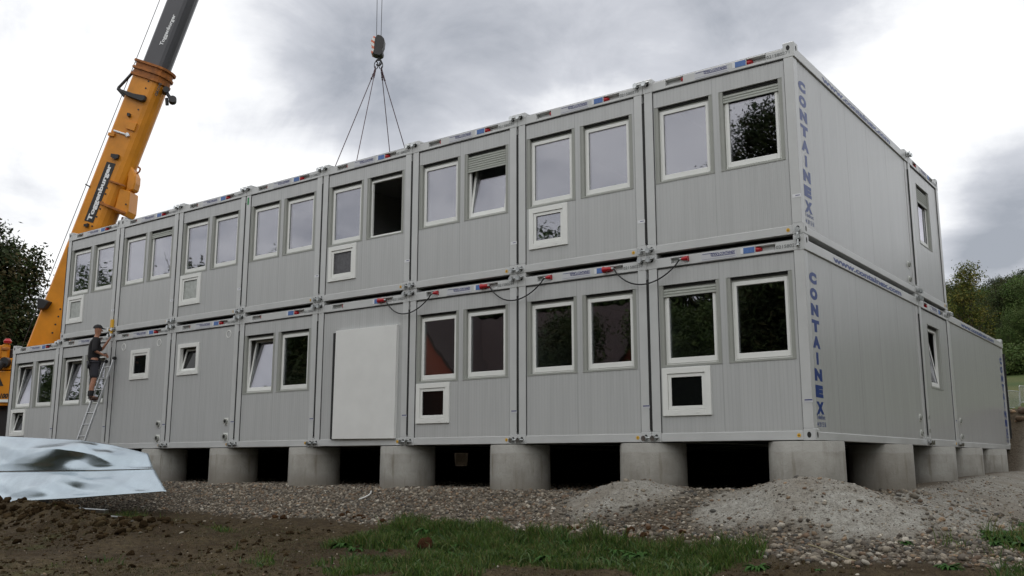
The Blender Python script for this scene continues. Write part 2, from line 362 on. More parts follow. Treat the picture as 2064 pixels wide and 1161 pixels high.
cl = mix_(nt, ramp_(nt, nc, [(.52, 0.), (.64, .75)]), cl, (.11, .10, .09)); cl = mix_(nt, ramp_(nt, noise_(nt, P, 22, 5, .7), [(.56, 0.), (.64, .7)]), cl, (.09, .08, .07))
gr = mix_(nt, ramp_(nt, noise_(nt, P, .12, 6, .6), [(.4, 0.), (.6, 1.)]), (.045, .075, .018), (.11, .11, .035))
gr = mix_(nt, ramp_(nt, nb, [(.35, 0.), (.7, .6)]), gr, (.035, .05, .014))
c = mix_(nt, sp.outputs[2], dirt, gr); c = mix_(nt, sp.outputs[0], c, grv); c = mix_(nt, sp.outputs[1], c, cl)
nt.links.new(c, b.inputs['Base Color'])
bp = N(nt, 'ShaderNodeBump'); bp.inputs['Strength'].default_value = 1.; bp.inputs['Distance'].default_value = .05
nt.links.new(math_(nt, 'ADD', nb, math_(nt, 'MULTIPLY', nc, .4)), bp.inputs['Height']); nt.links.new(bp.outputs[0], b.inputs['Normal'])
ground = tag(link('ground', np_mesh('ground', np.stack([X, Y, Z], -1).reshape(-1, 3), F, gm, True, tint)), kind='structure')

# ---- scattered stones, clods, grass
def tint_mat(name, rough=.8, bump=0):
    m = bpy.data.materials.new(name); m.use_nodes = True; nt = m.node_tree; b = nt.nodes['Principled BSDF']; b.inputs['Roughness'].default_value = rough
    b.inputs['Specular IOR Level'].default_value = .3
    a = N(nt, 'ShaderNodeVertexColor', layer_name='tint'); t = N(nt, 'ShaderNodeTexCoord')
    nz = noise_(nt, t.outputs['Object'], 60, 4, .6)
    nt.links.new(mix_(nt, ramp_(nt, nz, [(.3, 0.), (.75, .45)]), a.outputs[0], (.02, .012, .006) if bump else (.05, .045, .04), 'MIX'), b.inputs['Base Color'])
    if bump:
        b.inputs['Specular IOR Level'].default_value = 0; bp = N(nt, 'ShaderNodeBump'); bp.inputs['Strength'].default_value = 1; bp.inputs['Distance'].default_value = .03; nt.links.new(nz, bp.inputs['Height']); nt.links.new(bp.outputs[0], b.inputs['Normal'])
    return m
def ico(sub):
    bm = bmesh.new(); bmesh.ops.create_icosphere(bm, subdivisions=sub, radius=1)
    V = np.array([v.co[:] for v in bm.verts]); F = np.array([[v.index for v in f.verts] for f in bm.faces]); bm.free(); return V, F
def scatter_blobs(P, S, cols, sub, rough, flat, sink):
    n = len(P); V0, F0 = ico(sub); k = len(V0)
    rs = np.random.RandomState(n)
    V = V0[None]*(1+rough*(rs.rand(n, k, 1)-.5)*2)
    V = V*np.stack([S*rs.uniform(.8, 1.35, n), S*rs.uniform(.7, 1.1, n), S*rs.uniform(flat, flat+.3, n)], -1)[:, None]
    tx, ty, tz = rs.normal(0, .35, n), rs.normal(0, .35, n), rs.rand(n)*6.28
    def rot(V, a, i, j):
        c, s = np.cos(a)[:, None], np.sin(a)[:, None]; vi, vj = V[..., i].copy(), V[..., j].copy()
        V[..., i] = c*vi-s*vj; V[..., j] = s*vi+c*vj
    rot(V, tz, 0, 1); rot(V, tx, 1, 2); rot(V, ty, 0, 2)
    V = V+P[:, None]; V[..., 2] += (S*sink)[:, None]
    Fs = (F0[None]+(np.arange(n)*k)[:, None, None]).reshape(-1, 3)
    return V.reshape(-1, 3), Fs, np.repeat(cols, k, 0)
def sample(n, x0, x1, y0, y1, mask, rs, p=1.):
    x = rs.uniform(x0, x1, n); y = rs.uniform(y0, y1, n); k = rs.rand(n) < mask(x, y)**p; x, y = x[k], y[k]
    return np.stack([x, y, height(x, y)], -1)
def stone_cols(n, rs):
    base = np.array([(.19, .165, .13), (.26, .225, .175), (.12, .10, .08), (.36, .31, .24), (.20, .135, .09), (.48, .44, .37), (.10, .095, .085), (.29, .205, .13)])
    c = base[rs.choice(8, n, p=[.22, .19, .17, .13, .09, .06, .08, .06])]; return c*rs.uniform(.6, 1.25, (n, 1))
rs = np.random.RandomState(3)
P1 = sample(78000, -20, 3.2, -3.2, .3, gravel_mask, rs)
P1 = P1[P1[:, 1] > -3.2]
S1 = np.clip(rs.lognormal(math.log(.0175), .48, len(P1)), .008, .05)*(.85+.22*sstep(-1.2, -2.0, P1[:, 1])*sstep(-9, -4, P1[:, 0]))
P2 = sample(3000, .3, 3.2, .3, 3, gravel_mask, rs); S2 = np.clip(rs.lognormal(math.log(.03), .35, len(P2)), .012, .07)
P3 = sample(9000, -20, .2, .3, 4, lambda x, y: np.full_like(x, .5), rs); S3 = rs.uniform(.02, .04, len(P3))
PP = np.concatenate([P1, P2, P3]); SS = np.concatenate([S1, S2, S3])
V, Fc, C = scatter_blobs(PP, SS, stone_cols(len(PP), rs), 1, .14, .5, .25)
M['stone'] = tint_mat('gravel_stones')
tag(link('gravel', np_mesh('gravel', V, Fc, M['stone'], True, C)), kind='stuff', label='grey and brown round gravel spread on the bank in front of the piers', cat='gravel')
# stones lying singly on dirt and clay
def thin(x, y): return .20*np.clip(1-gravel_mask(x, y), 0, 1)+.5*clay_mask(x, y)
P4 = np.concatenate([sample(14000, -18, 4.2, -7, 9, thin, rs), sample(12000, -4, 3, -1.9, 7, clay_mask, rs)]); S4 = np.clip(rs.lognormal(math.log(.010), .5, len(P4)), .005, .04); S4[-(len(P4)*2//5):] *= .62
P8 = sample(3500, -6, 3, 14.8, 20, lambda x, y: np.full_like(x, .8), rs); V, Fc, C = scatter_blobs(P8, np.clip(rs.lognormal(math.log(.05), .5, len(P8)), .02, .16), stone_cols(len(P8), rs)*np.array([[.75, .55, .38]]), 1, .2, .6, .1)
tag(link('spoil_rubble', np_mesh('spoil_rubble', V, Fc, M['stone'], True, C)), kind='stuff', label='brown rubble over the spoil bank behind the far container', cat='rubble')
P5 = sample(5200, -1.5, 3.4, -3.6, 4, lambda x, y: np.full_like(x, .6)*(1-clay_mask(x, y))*sstep(1.0, 1.6, np.hypot(np.maximum(x-.35, 0), np.maximum(-y, 0)))*(1-sstep(2.2, 3.0, np.hypot(np.maximum(x-.35, 0), np.maximum(-y, 0)))), rs); S5 = np.clip(rs.lognormal(math.log(.016), .5, len(P5)), .008, .045)
PP = np.concatenate([P4, P5]); SS = np.concatenate([S4, S5])
V, Fc, C = scatter_blobs(PP, SS, stone_cols(len(PP), rs)*1.15, 2, .08, .45, .1)
tag(link('loose_stones', np_mesh('loose_stones', V, Fc, M['stone'], True, C)), kind='stuff', label='scattered pale stones lying on the bare earth below the bank', cat='stones')
# clods of earth
def clodm(x, y):
    dx = np.maximum(x-.35, 0); dy = np.maximum(-y, 0); d = np.hypot(dx, dy)
    return sstep(2.2, 2.8, d)*np.clip(.25+grid_noise(x, y, .9, 71, 3), 0, 1)*(1-grass_mask(x, y))*(1-.7*sstep(-9, -3, x))
P6 = sample(34000, -20, 3, -8, -1.8, clodm, rs); S6 = np.clip(rs.lognormal(math.log(.012), .6, len(P6)), .004, .06)
hx = rs.uniform(-19, -9.0, 1500); hy = -3.35-.5*(hx+19)/11.+rs.normal(0, .42, 1500)
P7 = np.stack([hx, hy, height(hx, hy)], -1); S7 = np.clip(rs.lognormal(math.log(.024), .6, 1500), .010, .085)
PP = np.concatenate([P6, P7]); SS = np.concatenate([S6, S7])
cc = np.array([(.052, .036, .020), (.075, .052, .028), (.036, .024, .013), (.09, .068, .038)])[rs.choice(4, len(PP))]*rs.uniform(.8, 1.2, (len(PP), 1))
V, Fc, C = scatter_blobs(PP, SS, cc, 2, .38, .55, .1)
M['clod'] = tint_mat('loose_soil', .95, .25)
tag(link('soil_clods', np_mesh('soil_clods', V, Fc, M['clod'], False, C)), kind='stuff', label='dark brown clods of dug earth heaped in the left foreground', cat='soil')
# reddish clods on gravel
rx = np.concatenate([rs.normal(-1.75, .28, 26), rs.normal(-2.6, .2, 16), rs.normal(-6.8, .25, 14), rs.normal(-8.2, .2, 10)]); ry = np.concatenate([rs.normal(-1.75, .12, 26), rs.normal(-1.9, .1, 16), rs.normal(-1.7, .15, 14), rs.normal(-1.9, .12, 10)])
PP = np.stack([rx, ry, height(rx, ry)], -1); SS = rs.uniform(.015, .05, len(rx))
V, Fc, C = scatter_blobs(PP, SS, np.array([(.095, .052, .028)])*rs.uniform(.6, 1.2, (len(rx), 1)), 2, .2, .6, .3)
tag(link('red_soil_clods', np_mesh('red_soil_clods', V, Fc, M['clod'], False, C)), kind='stuff', label='reddish earth clods lying on the gravel below the piers', cat='soil')
def blades(P, H, W, bend, cols, rs):
    n = len(P); a = rs.rand(n)*6.28; dx, dy = np.cos(a), np.sin(a); lean = rs.uniform(.1, bend, n); la = rs.rand(n)*6.28
    lx, ly = np.cos(la)*lean*H, np.sin(la)*lean*H
    def pt(t, s):
        return np.stack([P[:, 0]+dx*W*s+lx*t**2, P[:, 1]+dy*W*s+ly*t**2, P[:, 2]-.01+H*t*(1-.25*lean*t)], -1)
    V = np.stack([pt(0, -1), pt(0, 1), pt(.5, .8), pt(.5, -.8), pt(.85, .35), pt(.85, -.35)], 1).reshape(-1, 3)
    b0 = (np.arange(n)*6)[:, None]
    F = np.concatenate([b0+np.array([[0, 1, 2, 3]]), b0+np.array([[3, 2, 4, 5]])], 0)
    return V, F, np.repeat(cols, 6, 0)
def leafmat(name, tr=.25):
    m = tint_mat(name, .5); nt = m.node_tree; b = nt.nodes['Principled BSDF']; out = nt.nodes['Material Output']
    tl = N(nt, 'ShaderNodeBsdfTranslucent'); mxs = N(nt, 'ShaderNodeMixShader'); mxs.inputs[0].default_value = tr
    nt.links.new(b.inputs['Base Color'].links[0].from_socket, tl.inputs[0]); nt.links.new(b.outputs[0], mxs.inputs[1]); nt.links.new(tl.outputs[0], mxs.inputs[2]); nt.links.new(mxs.outputs[0], out.inputs[0])
    return m
M['grass'] = leafmat('grass_blades')
gp = np.concatenate([sample(430000, -8.5, 1.5, -6.2, -1.7, grass_mask, rs, 1.3), sample(60000, 1.2, 4, -3, 6, grass_mask, rs, 1.3), sample(30000, -14, -8.5, -4, -1.7, grass_mask, rs, 1.3)]); n = len(gp)
clump = .5+.8*np.clip(grid_noise(gp[:, 0], gp[:, 1], 2.6, 81, 3)+.35, 0, 1)
H = rs.uniform(.03, .16, n)*clump**1.5*(1+.8*sstep(2.75, 2.3, np.hypot(np.maximum(gp[:, 0]-.35, 0), np.maximum(-gp[:, 1], 0)))); Wd = rs.uniform(.0028, .0065, n)
gc = np.array([(.065, .135, .018), (.10, .175, .026), (.16, .175, .045), (.045, .09, .016), (.24, .19, .085)])[rs.choice(5, n, p=[.36, .26, .16, .16, .06])]*rs.uniform(.75, 1.25, (n, 1))
V, Fc, C = blades(gp, H, Wd, .9, gc, rs)
tag(link('grass', np_mesh('grass', V, Fc, M['grass'], False, C)), kind='stuff', label='short green grass in patches at the foot of the gravel bank', cat='grass')
rb_ = np.random.RandomState(5); lp = sample(17000, -8.0, 3.2, -6, -1.7, grass_mask, rb_, .8); nl_ = len(lp)
V, Fc, C = blades(lp, rb_.uniform(.05, .17, nl_)*(1+.4*sstep(2.8, 2.3, -lp[:, 1])), rb_.uniform(.006, .014, nl_), 1.5, np.array([(.05, .12, .02), (.075, .15, .028), (.035, .085, .016), (.11, .15, .04)])[rb_.choice(4, nl_)]*rb_.uniform(.7, 1.25, (nl_, 1)), rb_)
tag(link('broad_leaves', np_mesh('broad_leaves', V, Fc, M['grass'], False, C)), kind='stuff', label='broad green leaves of low herbs mixed through the grass strip', cat='ground cover')
sp_ = sample(120000, -14, 3.5, -7.5, -2, lambda x, y: np.clip(.9*grid_noise(x, y, .6, 91, 3)+.42, 0, 1)*sstep(2.2, 2.8, np.hypot(np.maximum(x-.35, 0), -y)), rs); n = len(sp_)
V, Fc, C = blades(sp_, rs.uniform(.015, .06, n), rs.uniform(.002, .0045, n), 1.3, np.array([(.13, .105, .045), (.075, .085, .028), (.10, .075, .035)])[rs.choice(3, n)], rs)
tag(link('dry_grass', np_mesh('dry_grass', V, Fc, M['grass'], False, C)), kind='stuff', label='thin dry grass stubble over the brown earth', cat='grass')

# leafy weeds: rosettes of broad leaves, each plant a thing
def weed_mesh(seed, nl, L):
    rs = np.random.RandomState(seed); mb = MB()
    for i in range(nl):
        a = rs.rand()*6.28; l = L*rs.uniform(.6, 1.1); wd = l*rs.uniform(.10, .17); up = rs.uniform(.5, 1.25); p = Vector((0, 0, -.01)); pts = []
        for k in range(6):
            t = k/5; ang = up-t*1.1; r_ = l*t*math.cos(ang*.7); z_ = l*t*math.sin(max(ang, -.2))*.9
            wv = wd*math.sin(math.pi*min(1, .12+t*.88))*(1+.25*(k % 2)); pts.append((r_, z_, wv))
        vs = []
        for r_, z_, wv in pts:
            for s in (-1, 0, 1): vs.append((math.cos(a)*r_-math.sin(a)*wv*s, math.sin(a)*r_+math.cos(a)*wv*s, z_+(.25*wv if s else 0)))
        mb.add(vs, [(k*3+j, k*3+j+1, k*3+j+4, k*3+j+3) for k in range(5) for j in range(2)], True)
    return mb
M['weed'] = mat('weed_leaf', (.020, .060, .010), .7, spec=.15, col2=(.038, .095, .016), vscale=9)
wm = [weed_mesh(s, nl, L).mesh('weed', M['weed']) for s, nl, L in ((1, 44, .17), (2, 30, .13), (3, 80, .24))]
WEEDS = [(-2.35, -2.35, 2, 'dense leafy weed tuft at the gravel edge, mid foreground'), (-1.75, -2.2, 2, 'broad-leaved weed clump at the gravel foot between the two pale mounds'), (-3.6, -3.0, 0, 'low green rosette in the grass left of centre'),
 (-1.55, -2.6, 0, 'spreading weed just in front of the tall gravel-edge clump'), (-3.1, -4.3, 0, 'weed rosette low in the grass near the bottom edge'), (-4.4, -3.5, 1, 'small pale-leaved weed beside the big earth clod'), (-.9, -2.45, 1, 'small weed at the right end of the long grass strip'),
 (.35, -3.0, 0, 'weed on bare stony ground under the right mound'), (.95, -2.9, 1, 'small weed standing alone on stones, lower right'), (1.45, -1.6, 1, 'single pointed-leaf weed on the stony slope'),
 (2.0, .15, 2, 'bushy weed at the left end of the right-hand grass patch'), (2.1, 2.3, 2, 'tall bushy weed at the top of the right-hand grass patch'), (2.35, 1.4, 2, 'weed clump at the right picture edge'), (2.2, -.9, 0, 'weed on brown soil near the right edge'), (2.0, -2.2, 0, 'weed in the lower right corner'),
 (-2.9, -2.2, 0, 'leafy weed beside the gravel left of the dense tuft'), (-1.3, -3.4, 1, 'little weed on the brown strip near the bottom'), (-4.8, -2.5, 0, 'weed at the left end of the green strip')]
rw = np.random.RandomState(12)
for i in range(26):
    x = rw.uniform(-5.8, -.6); y = -2.25-rw.rand()*1.3-.10*(x+3)*-1*.5
    WEEDS.append((x, y, rw.randint(0, 3), None))
for i in range(16): WEEDS.append((rw.normal(2.3, .2), rw.normal(1.1, .8), 2, None))
for i, (x, y, k, lab) in enumerate(WEEDS):
    o = link('weed_plant', wm[k], None, (x, y, float(height(np.array([x]), np.array([y]))[0])), (0, 0, i*1.7)); s = .8+.1*(i % 4); o.scale = (s, s, s)
    tag(o, lab or ('broad-leaved weed among the dense green strip below the gravel' if x < 1 else 'bushy weed in the grass patch at the right picture edge'), 'weed', 'leafy weeds along the gravel edge' if lab else 'weeds within the green strip' if x < 1 else 'weeds of the right-hand grass patch')
# single big clod in the grass
x, y = -3.95, -3.25; zc = float(height(np.array([x]), np.array([y]))[0])
V, Fc, C = scatter_blobs(np.array([[0, 0, .02], [.07, -.03, .0], [-.08, .02, .0]]), np.array([.11, .07, .06]), np.array([[.07, .035, .02]]*3), 3, .09, .6, .2)
tag(link('earth_clod', np_mesh('earth_clod', V, Fc, M['clod'], False, C), None, (x, y, zc)), 'big dark red-brown earth clod lying in the grass', 'clod')
# ------------------------------------------------------------------ containers
PW, H, CW, CL = 2.441, 2.813, 2.436, 6.06
PB = 2.59; TB = 2.735                       # top of panel, top of the upper beam
def frame_mb():
    mb = MB()
    for x0 in (.020, CW-.160):              # posts
        for y0 in (0.002, CL-.150): mb.box(x0, y0, .155, x0+.140, y0+.148, 2.585)
    mb.box(-.001, .02, .20, .015, .06, 2.50) if False else None
    for x0 in (0, CW-.162):                 # corner castings
        for y0 in (0, CL-.165):
            mb.box(x0, y0, 0, x0+.162, y0+.165, .155); mb.box(x0, y0, 2.585, x0+.162, y0+.165, H-.003)
    for y0 in (0.004, CL-.124): mb.box(.162, y0, .006, CW-.162, y0+.12, .130)
    for y0 in (0.004, CL-.124):             # upper cross beams, with two socket recesses in the front one
        if y0 < 1:
            for a, b in ((.162, .400), (.695, 1.722), (2.015, CW-.162)): mb.box(a, y0, PB, b, y0+.12, TB)
            for a, b in ((.400, .695), (1.722, 2.015)):
                mb.box(a, y0, PB, b, y0+.12, PB+.042); mb.box(a, y0, TB-.022, b, y0+.12, TB); mb.box(a, y0+.075, PB+.042, b, y0+.12, TB-.022)
        else: mb.box(.162, y0, PB, CW-.162, y0+.12, TB)
    for x0 in (0.004, CW-.124):
        mb.box(x0, .165, .006, x0+.12, CL-.165, .115); mb.box(x0, .165, PB, x0+.12, CL-.165, TB)
    mb.box(CW/2-.03, .02, TB, CW/2+.03, .08, H-.004) if False else None
    return mb
frame_me = frame_mb().mesh('frame', M['paint'], bevel=.006)
def holes_mb():                             # dark openings in the castings
    mb = MB()
    for x in (.085, CW-.085):
        for z in (.075, H-.085):
            n = 14; pts = [(x+.028*math.cos(2*math.pi*k/n), z+.040*math.sin(2*math.pi*k/n)) for k in range(n)]
            mb.prism(pts, -.0015, .01, lambda u, v, h: (u, h, v))
    for xs_, s in ((0, -1), (CW, 1)):
        for y in (.085, CL-.085):
            for z in (.075, H-.085):
                n = 12; pts = [(y+.022*math.cos(2*math.pi*k/n), z+.040*math.sin(2*math.pi*k/n)) for k in range(n)]
                mb.prism(pts, -.01, .0015, lambda u, v, h, xs_=xs_, s=s: (xs_+s*h, u, v))
    return mb
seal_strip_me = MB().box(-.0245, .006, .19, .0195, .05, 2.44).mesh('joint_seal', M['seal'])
panel_gap_shade_me = MB().box(.1602, .014, .132, .169, .0285, PB-.018).box(CW-.166, .014, .132, CW-.1602, .0285, PB-.018).box(.1625, .009, PB-.0175, CW-.1625, .0285, PB-.0005).mesh('panel_gap_shade', M['seal'])  # black strips standing for the shade line round the recessed panel
holes_me = holes_mb().mesh('lifting_hole', M['seal'])
roof_me = MB().box(.165, .03, TB+.001, CW-.165, CL-.03, TB+.016).mesh('roof', M['roof'])
floor_me = MB().box(.13, .13, .02, CW-.13, CL-.13, .10).mesh('floor', M['under'])
def side_mb(x0, x1):
    return MB().box(x0, .150, .1155, x1, CL-.150, PB-.001)
left_me = side_mb(.030, .085).mesh('side_wall', M['panel_side']); right_me = side_mb(CW-.085, CW-.030).mesh('side_wall', M['panel_side'])
lin_me = MB().box(.086, .09, .101, .10, CL-.09, PB-.03).box(CW-.10, .09, .101, CW-.086, CL-.09, PB-.03).box(.10, CL-.105, .101, CW-.10, CL-.09, PB-.03).box(.10, .10, PB-.029, CW-.10, CL-.09, PB-.015).mesh('inner_lining', M['inner'])
back_me = MB().box(.150, CL-.088, .131, CW-.150, CL-.03, PB-.001).mesh('rear_wall', M['panel_front'])
WX = (.192, 1.268); WW, WZ, WH = .948, 1.108, 1.212     # window recesses
def wall_me(openings):
    """front wall with rectangular openings (x0,z0,x1,z1), 6 cm thick"""
    xs_ = sorted({.150, CW-.150, *[o[0] for o in openings], *[o[2] for o in openings]}); zs = sorted({.131, PB-.001, *[o[1] for o in openings], *[o[3] for o in openings]})
    mb = MB(); y0, y1 = .024, .086
    def solid(i, j):
        if i < 0 or j < 0 or i >= len(xs_)-1 or j >= len(zs)-1: return False
        cx_, cz = (xs_[i]+xs_[i+1])/2, (zs[j]+zs[j+1])/2
        return not any(o[0] < cx_ < o[2] and o[1] < cz < o[3] for o in openings)
    for i in range(len(xs_)-1):
        for j in range(len(zs)-1):
            if not solid(i, j): continue
            a, b, c_, d = xs_[i], xs_[i+1], zs[j], zs[j+1]
            mb.add([(a, y0, c_), (b, y0, c_), (b, y0, d), (a, y0, d)], [(0, 1, 2, 3)]); mb.add([(a, y1, c_), (a, y1, d), (b, y1, d), (b, y1, c_)], [(0, 1, 2, 3)])
            if not solid(i-1, j): mb.add([(a, y0, c_), (a, y0, d), (a, y1, d), (a, y1, c_)], [(0, 1, 2, 3)])
            if not solid(i+1, j): mb.add([(b, y0, c_), (b, y1, c_), (b, y1, d), (b, y0, d)], [(0, 1, 2, 3)])
            if not solid(i, j-1): mb.add([(a, y0, c_), (a, y1, c_), (b, y1, c_), (b, y0, c_)], [(0, 1, 2, 3)])
            if not solid(i, j+1): mb.add([(a, y0, d), (b, y0, d), (b, y1, d), (a, y1, d)], [(0, 1, 2, 3)])
    me = bpy.data.meshes.new('front_wall'); bm = bmesh.new()
    tmp = bpy.data.meshes.new('x'); tmp.from_pydata(mb.v, [], mb.f); bm.from_mesh(tmp); bpy.data.meshes.remove(tmp)
    bmesh.ops.remove_doubles(bm, verts=bm.verts, dist=1e-5); bmesh.ops.recalc_face_normals(bm, faces=bm.faces); bm.to_mesh(me); bm.free(); me.materials.append(M['panel_front']); return me
# window meshes in window-local space: x 0..WW, z 0..WH, y measured like the container's
def surround_mb(w=WW, h=WH):
    mb = MB(); mb.box(-.012, .016, -.014, w+.012, .03, .001); mb.box(-.012, .019, .001, -.001, .03, h+.004); mb.box(w+.001, .019, .001, w+.012, .03, h+.004)
    mb.box(0, .030, .001, .048, .12, h-.001); mb.box(w-.048, .030, .001, w, .12, h-.001)     # shutter guide rails
    mb.box(.048, .088, h-.062, w-.048, .12, h-.001); mb.box(.048, .040, .001, w-.048, .12, .016)
    return mb
def fixed_mb(w=WW, h=WH): return MB().ring(.050, .018, w-.050, h-.064, .038, .080, .125)
def sash_mb(w=WW, h=WH): return MB().ring(.076, .036, w-.076, h-.082, .046, .070, .12, tb=.082)
def pane_mb(w=WW, h=WH): return MB().box(.118, .092, .110, w-.118, .112, h-.122)
def seal_mb(w=WW, h=WH): return MB().ring(.116, .112, w-.116, h-.122, .007, .084, .091, tb=.007)
win = {k: f_().mesh(k, M[mm], bevel=bv) for k, f_, mm, bv in (('window', surround_mb, 'rail', 0), ('window_frame', fixed_mb, 'pvc', .004), ('sash', sash_mb, 'pvc', .005), ('pane', pane_mb, 'glass', 0), ('seal', seal_mb, 'seal', 0))}
head_shade_me = MB().box(.049, .066, WH-.034, WW-.049, .0875, WH-.0015).mesh('head_shade_strip', M['seal'])  # black bar standing for the shade under the head of the recess
def shutter_me(drop, w=WW, h=WH):
    def mk():
        mb = MB(); n = int(drop/.042)
        for k in range(n):
            z1 = h-.064-k*.042; y = .052
            mb.add([(.046, y+.006, z1), (w-.046, y+.006, z1), (w-.046, y-.006, z1-.012), (.046, y-.006, z1-.012), (w-.046, y-.006, z1-.03), (.046, y-.006, z1-.03), (w-.046, y+.006, z1-.042), (.046, y+.006, z1-.042)],
                   [(0, 1, 2, 3), (3, 2, 4, 5), (5, 4, 6, 7)])
        mb.box(.048, .046, h-.064-n*.042-.03, w-.048, .062, h-.064-n*.042)
        return mb.mesh('roller_shutter', M['shutter'])
    return cached(('sh', drop), mk)
TILT = R(9)
def add_window(parent, x, z, state='closed', shutter=0, glass='glass'):
    wo_ = link('window', win['window'], parent, (x, 0, z))
    link('window_frame', win['window_frame'], wo_); link('head_shade_strip', head_shade_me, wo_)
    if state == 'open':                      # sash folded right back into the room, hinged on its right edge
        Mx = Matrix.Translation((WW-.08, .12, 0)) @ Matrix.Rotation(R(-97), 4, 'Z') @ Matrix.Translation((-(WW-.08), -.12, 0))
    elif state == 'tilt': Mx = Matrix.Translation((0, .10, .04)) @ Matrix.Rotation(-TILT, 4, 'X') @ Matrix.Translation((0, -.10, -.04))
    else: Mx = Matrix.Identity(4)
    for nm in ('sash', 'pane', 'seal'):
        o = link(nm, win[nm], wo_); o.matrix_basis = Mx
    if shutter: link('roller_shutter', shutter_me(shutter), wo_)
    return wo_
VW, VH = .768, .700
ventm = {'vent_window': MB().ring(0, 0, VW, VH, .088, -.004, .03).mesh('vent_window', M['pvc'], bevel=.004),
         'sash': MB().ring(.092, .092, VW-.092, VH-.092, .05, .012, .06).mesh('sash', M['pvc'], bevel=.004),
         'seal': MB().ring(.138, .138, VW-.138, VH-.138, .008, .020, .026).mesh('seal', M['seal'])}
reveal_me = MB().ring(.080, .080, VW-.080, VH-.080, .010, .031, .086).mesh('reveal', M['pvc'])
caps_me = MB().box(.19, -.009, .034, .235, -.0045, .050).box(VW-.235, -.009, .034, VW-.19, -.0045, .050).mesh('drain_cap', M['pvc'])
def vpane(glass):
    glass = {'glass': 'dark_glass', 'clear': 'glass'}.get(glass, glass)
    return cached(('vp', glass), lambda: MB().box(.142, .034, .142, VW-.142, .046, VH-.142).mesh('pane', M[glass]))
def add_vent(parent, x, z, state='closed', glass='glass'):
    v = link('vent_window', ventm['vent_window'], parent, (x, 0, z)); link('drain_cap', caps_me, v); link('reveal', reveal_me, v)
    Mx = Matrix.Identity(4)
    if state == 'tilt': Mx = Matrix.Translation((0, .07, .09)) @ Matrix.Rotation(-R(13), 4, 'X') @ Matrix.Translation((0, -.04, -.09))
    for nm, me in (('sash', ventm['sash']), ('seal', ventm['seal']), ('pane', vpane(glass))):
        o = link(nm, me, v); o.matrix_basis = Mx
def disc(mb, x, z, r, y0, y1, n=20, r_in=None):
    P_ = [(math.cos(2*math.pi*k/n), math.sin(2*math.pi*k/n)) for k in range(n)]
    if r_in is None: return mb.prism([(x+r*a, z+r*b) for a, b in P_], y0, y1, lambda u, v, h: (u, h, v))
    vs = [(x+rr*a, y, z+rr*b) for rr in (r_in, r) for y in (y0, y1) for a, b in P_]
    fs = []
    for k in range(n):
        j = (k+1) % n; fs += [(k, j, 2*n+j, 2*n+k), (n+k, 3*n+k, 3*n+j, n+j), (2*n+k, 2*n+j, 3*n+j, 3*n+k), (k, n+k, n+j, j)]
    return mb.add(vs, fs)
def plug_mesh():                            # flanged red socket seen inside the recess
    mb = MB(); mb.tube((1.728, .045, 2.672), (1.775, .045, 2.672), .040, .034, 12); mb.tube((1.775, .045, 2.672), (1.800, .040, 2.672), .030, .026, 12); return mb.mesh('power_socket', M['red'])
def socket_mesh():
    mb = MB(); mb.tube((.693, .045, 2.676), (.662, .045, 2.676), .036, .030, 12); mb.box(.668, .03, 2.636, .690, .07, 2.700); return mb.mesh('power_inlet', M['red'])
plug_me, socket_me = plug_mesh(), socket_mesh()
def sign_meshes():
    pl = MB().box(.895, -.0005, 2.602, 1.445, .0035, 2.722).mesh('name_plate', M['sign'])
    mb = MB(); y = -.0022
    mb.add([(.915, y, 2.6985), (1.10, y, 2.6985), (1.10, y, 2.7065), (.915, y, 2.7065)], [(0, 1, 2, 3)])
    n = 24; o = []; i_ = []; cx_, cz, a, b = 1.112, 2.679, .064, .026
    for k in range(n):
        t = 2*math.pi*k/n; o.append((cx_+a*math.copysign(abs(math.cos(t))**.5, math.cos(t)), y, cz+b*math.copysign(abs(math.sin(t))**.6, math.sin(t)))); i_.append((cx_+(a-.008)*math.copysign(abs(math.cos(t))**.5, math.cos(t)), y, cz+(b-.006)*math.copysign(abs(math.sin(t))**.6, math.sin(t))))
    mb.add(o+i_, [(k, (k+1) % n, n+(k+1) % n, n+k) for k in range(n)])
    mb.add([(1.11, y, 2.651), (1.42, y, 2.651), (1.422, y, 2.659), (1.11, y, 2.659)], [(0, 1, 2, 3)])
    text(mb, 'CTX', (1.064, y, 2.664), (.096, 0, 0), (0, 0, .030), .05, .25)
    text(mb, 'CONTAINEX', (1.186, y, 2.664), (.240, 0, 0), (0, 0, .040), .03, .25)
    mb.add([(.91, y, 2.622), (1.43, y, 2.622), (1.43, y, 2.6245), (.91, y, 2.6245)], [(0, 1, 2, 3)])
    return pl, mb.mesh('lettering', M['navy'])
plate_me, logo_me = sign_meshes()
bst_me = MB().box(1.548, -.0005, 2.632, 1.712, .0035, 2.716).mesh('sticker', M['blue_sticker']); wst_me = MB().box(1.505, -.0004, 2.630, 1.547, .0035, 2.714).mesh('sticker', M['white_sticker'])
earth_me = disc(MB(), 2.212, .070, .026, -.0012, .003).mesh('earth_sticker', M['yellow'])
_a = MB(); _a.add([(2.209, -.002, .058), (2.215, -.002, .058), (2.215, -.002, .085), (2.209, -.002, .085)], [(0, 1, 2, 3)]); _a.add([(2.198, -.002, .062), (2.226, -.002, .062), (2.226, -.002, .067), (2.198, -.002, .067)], [(0, 1, 2, 3)])
emark_me = _a.mesh('earth_symbol', M['black'])
def number_me(i):
    def mk():
        mb = MB(); s = '0215%05d' % (80250+i*7 % 60) ; text(mb, s[:9], (2.028, -.0022 if False else -.0008, 2.636), (.345, 0, 0), (0, 0, .048), .02); return mb.mesh('number_stamp', M['grey_letter'])
    return cached(('num', i % 6), mk)
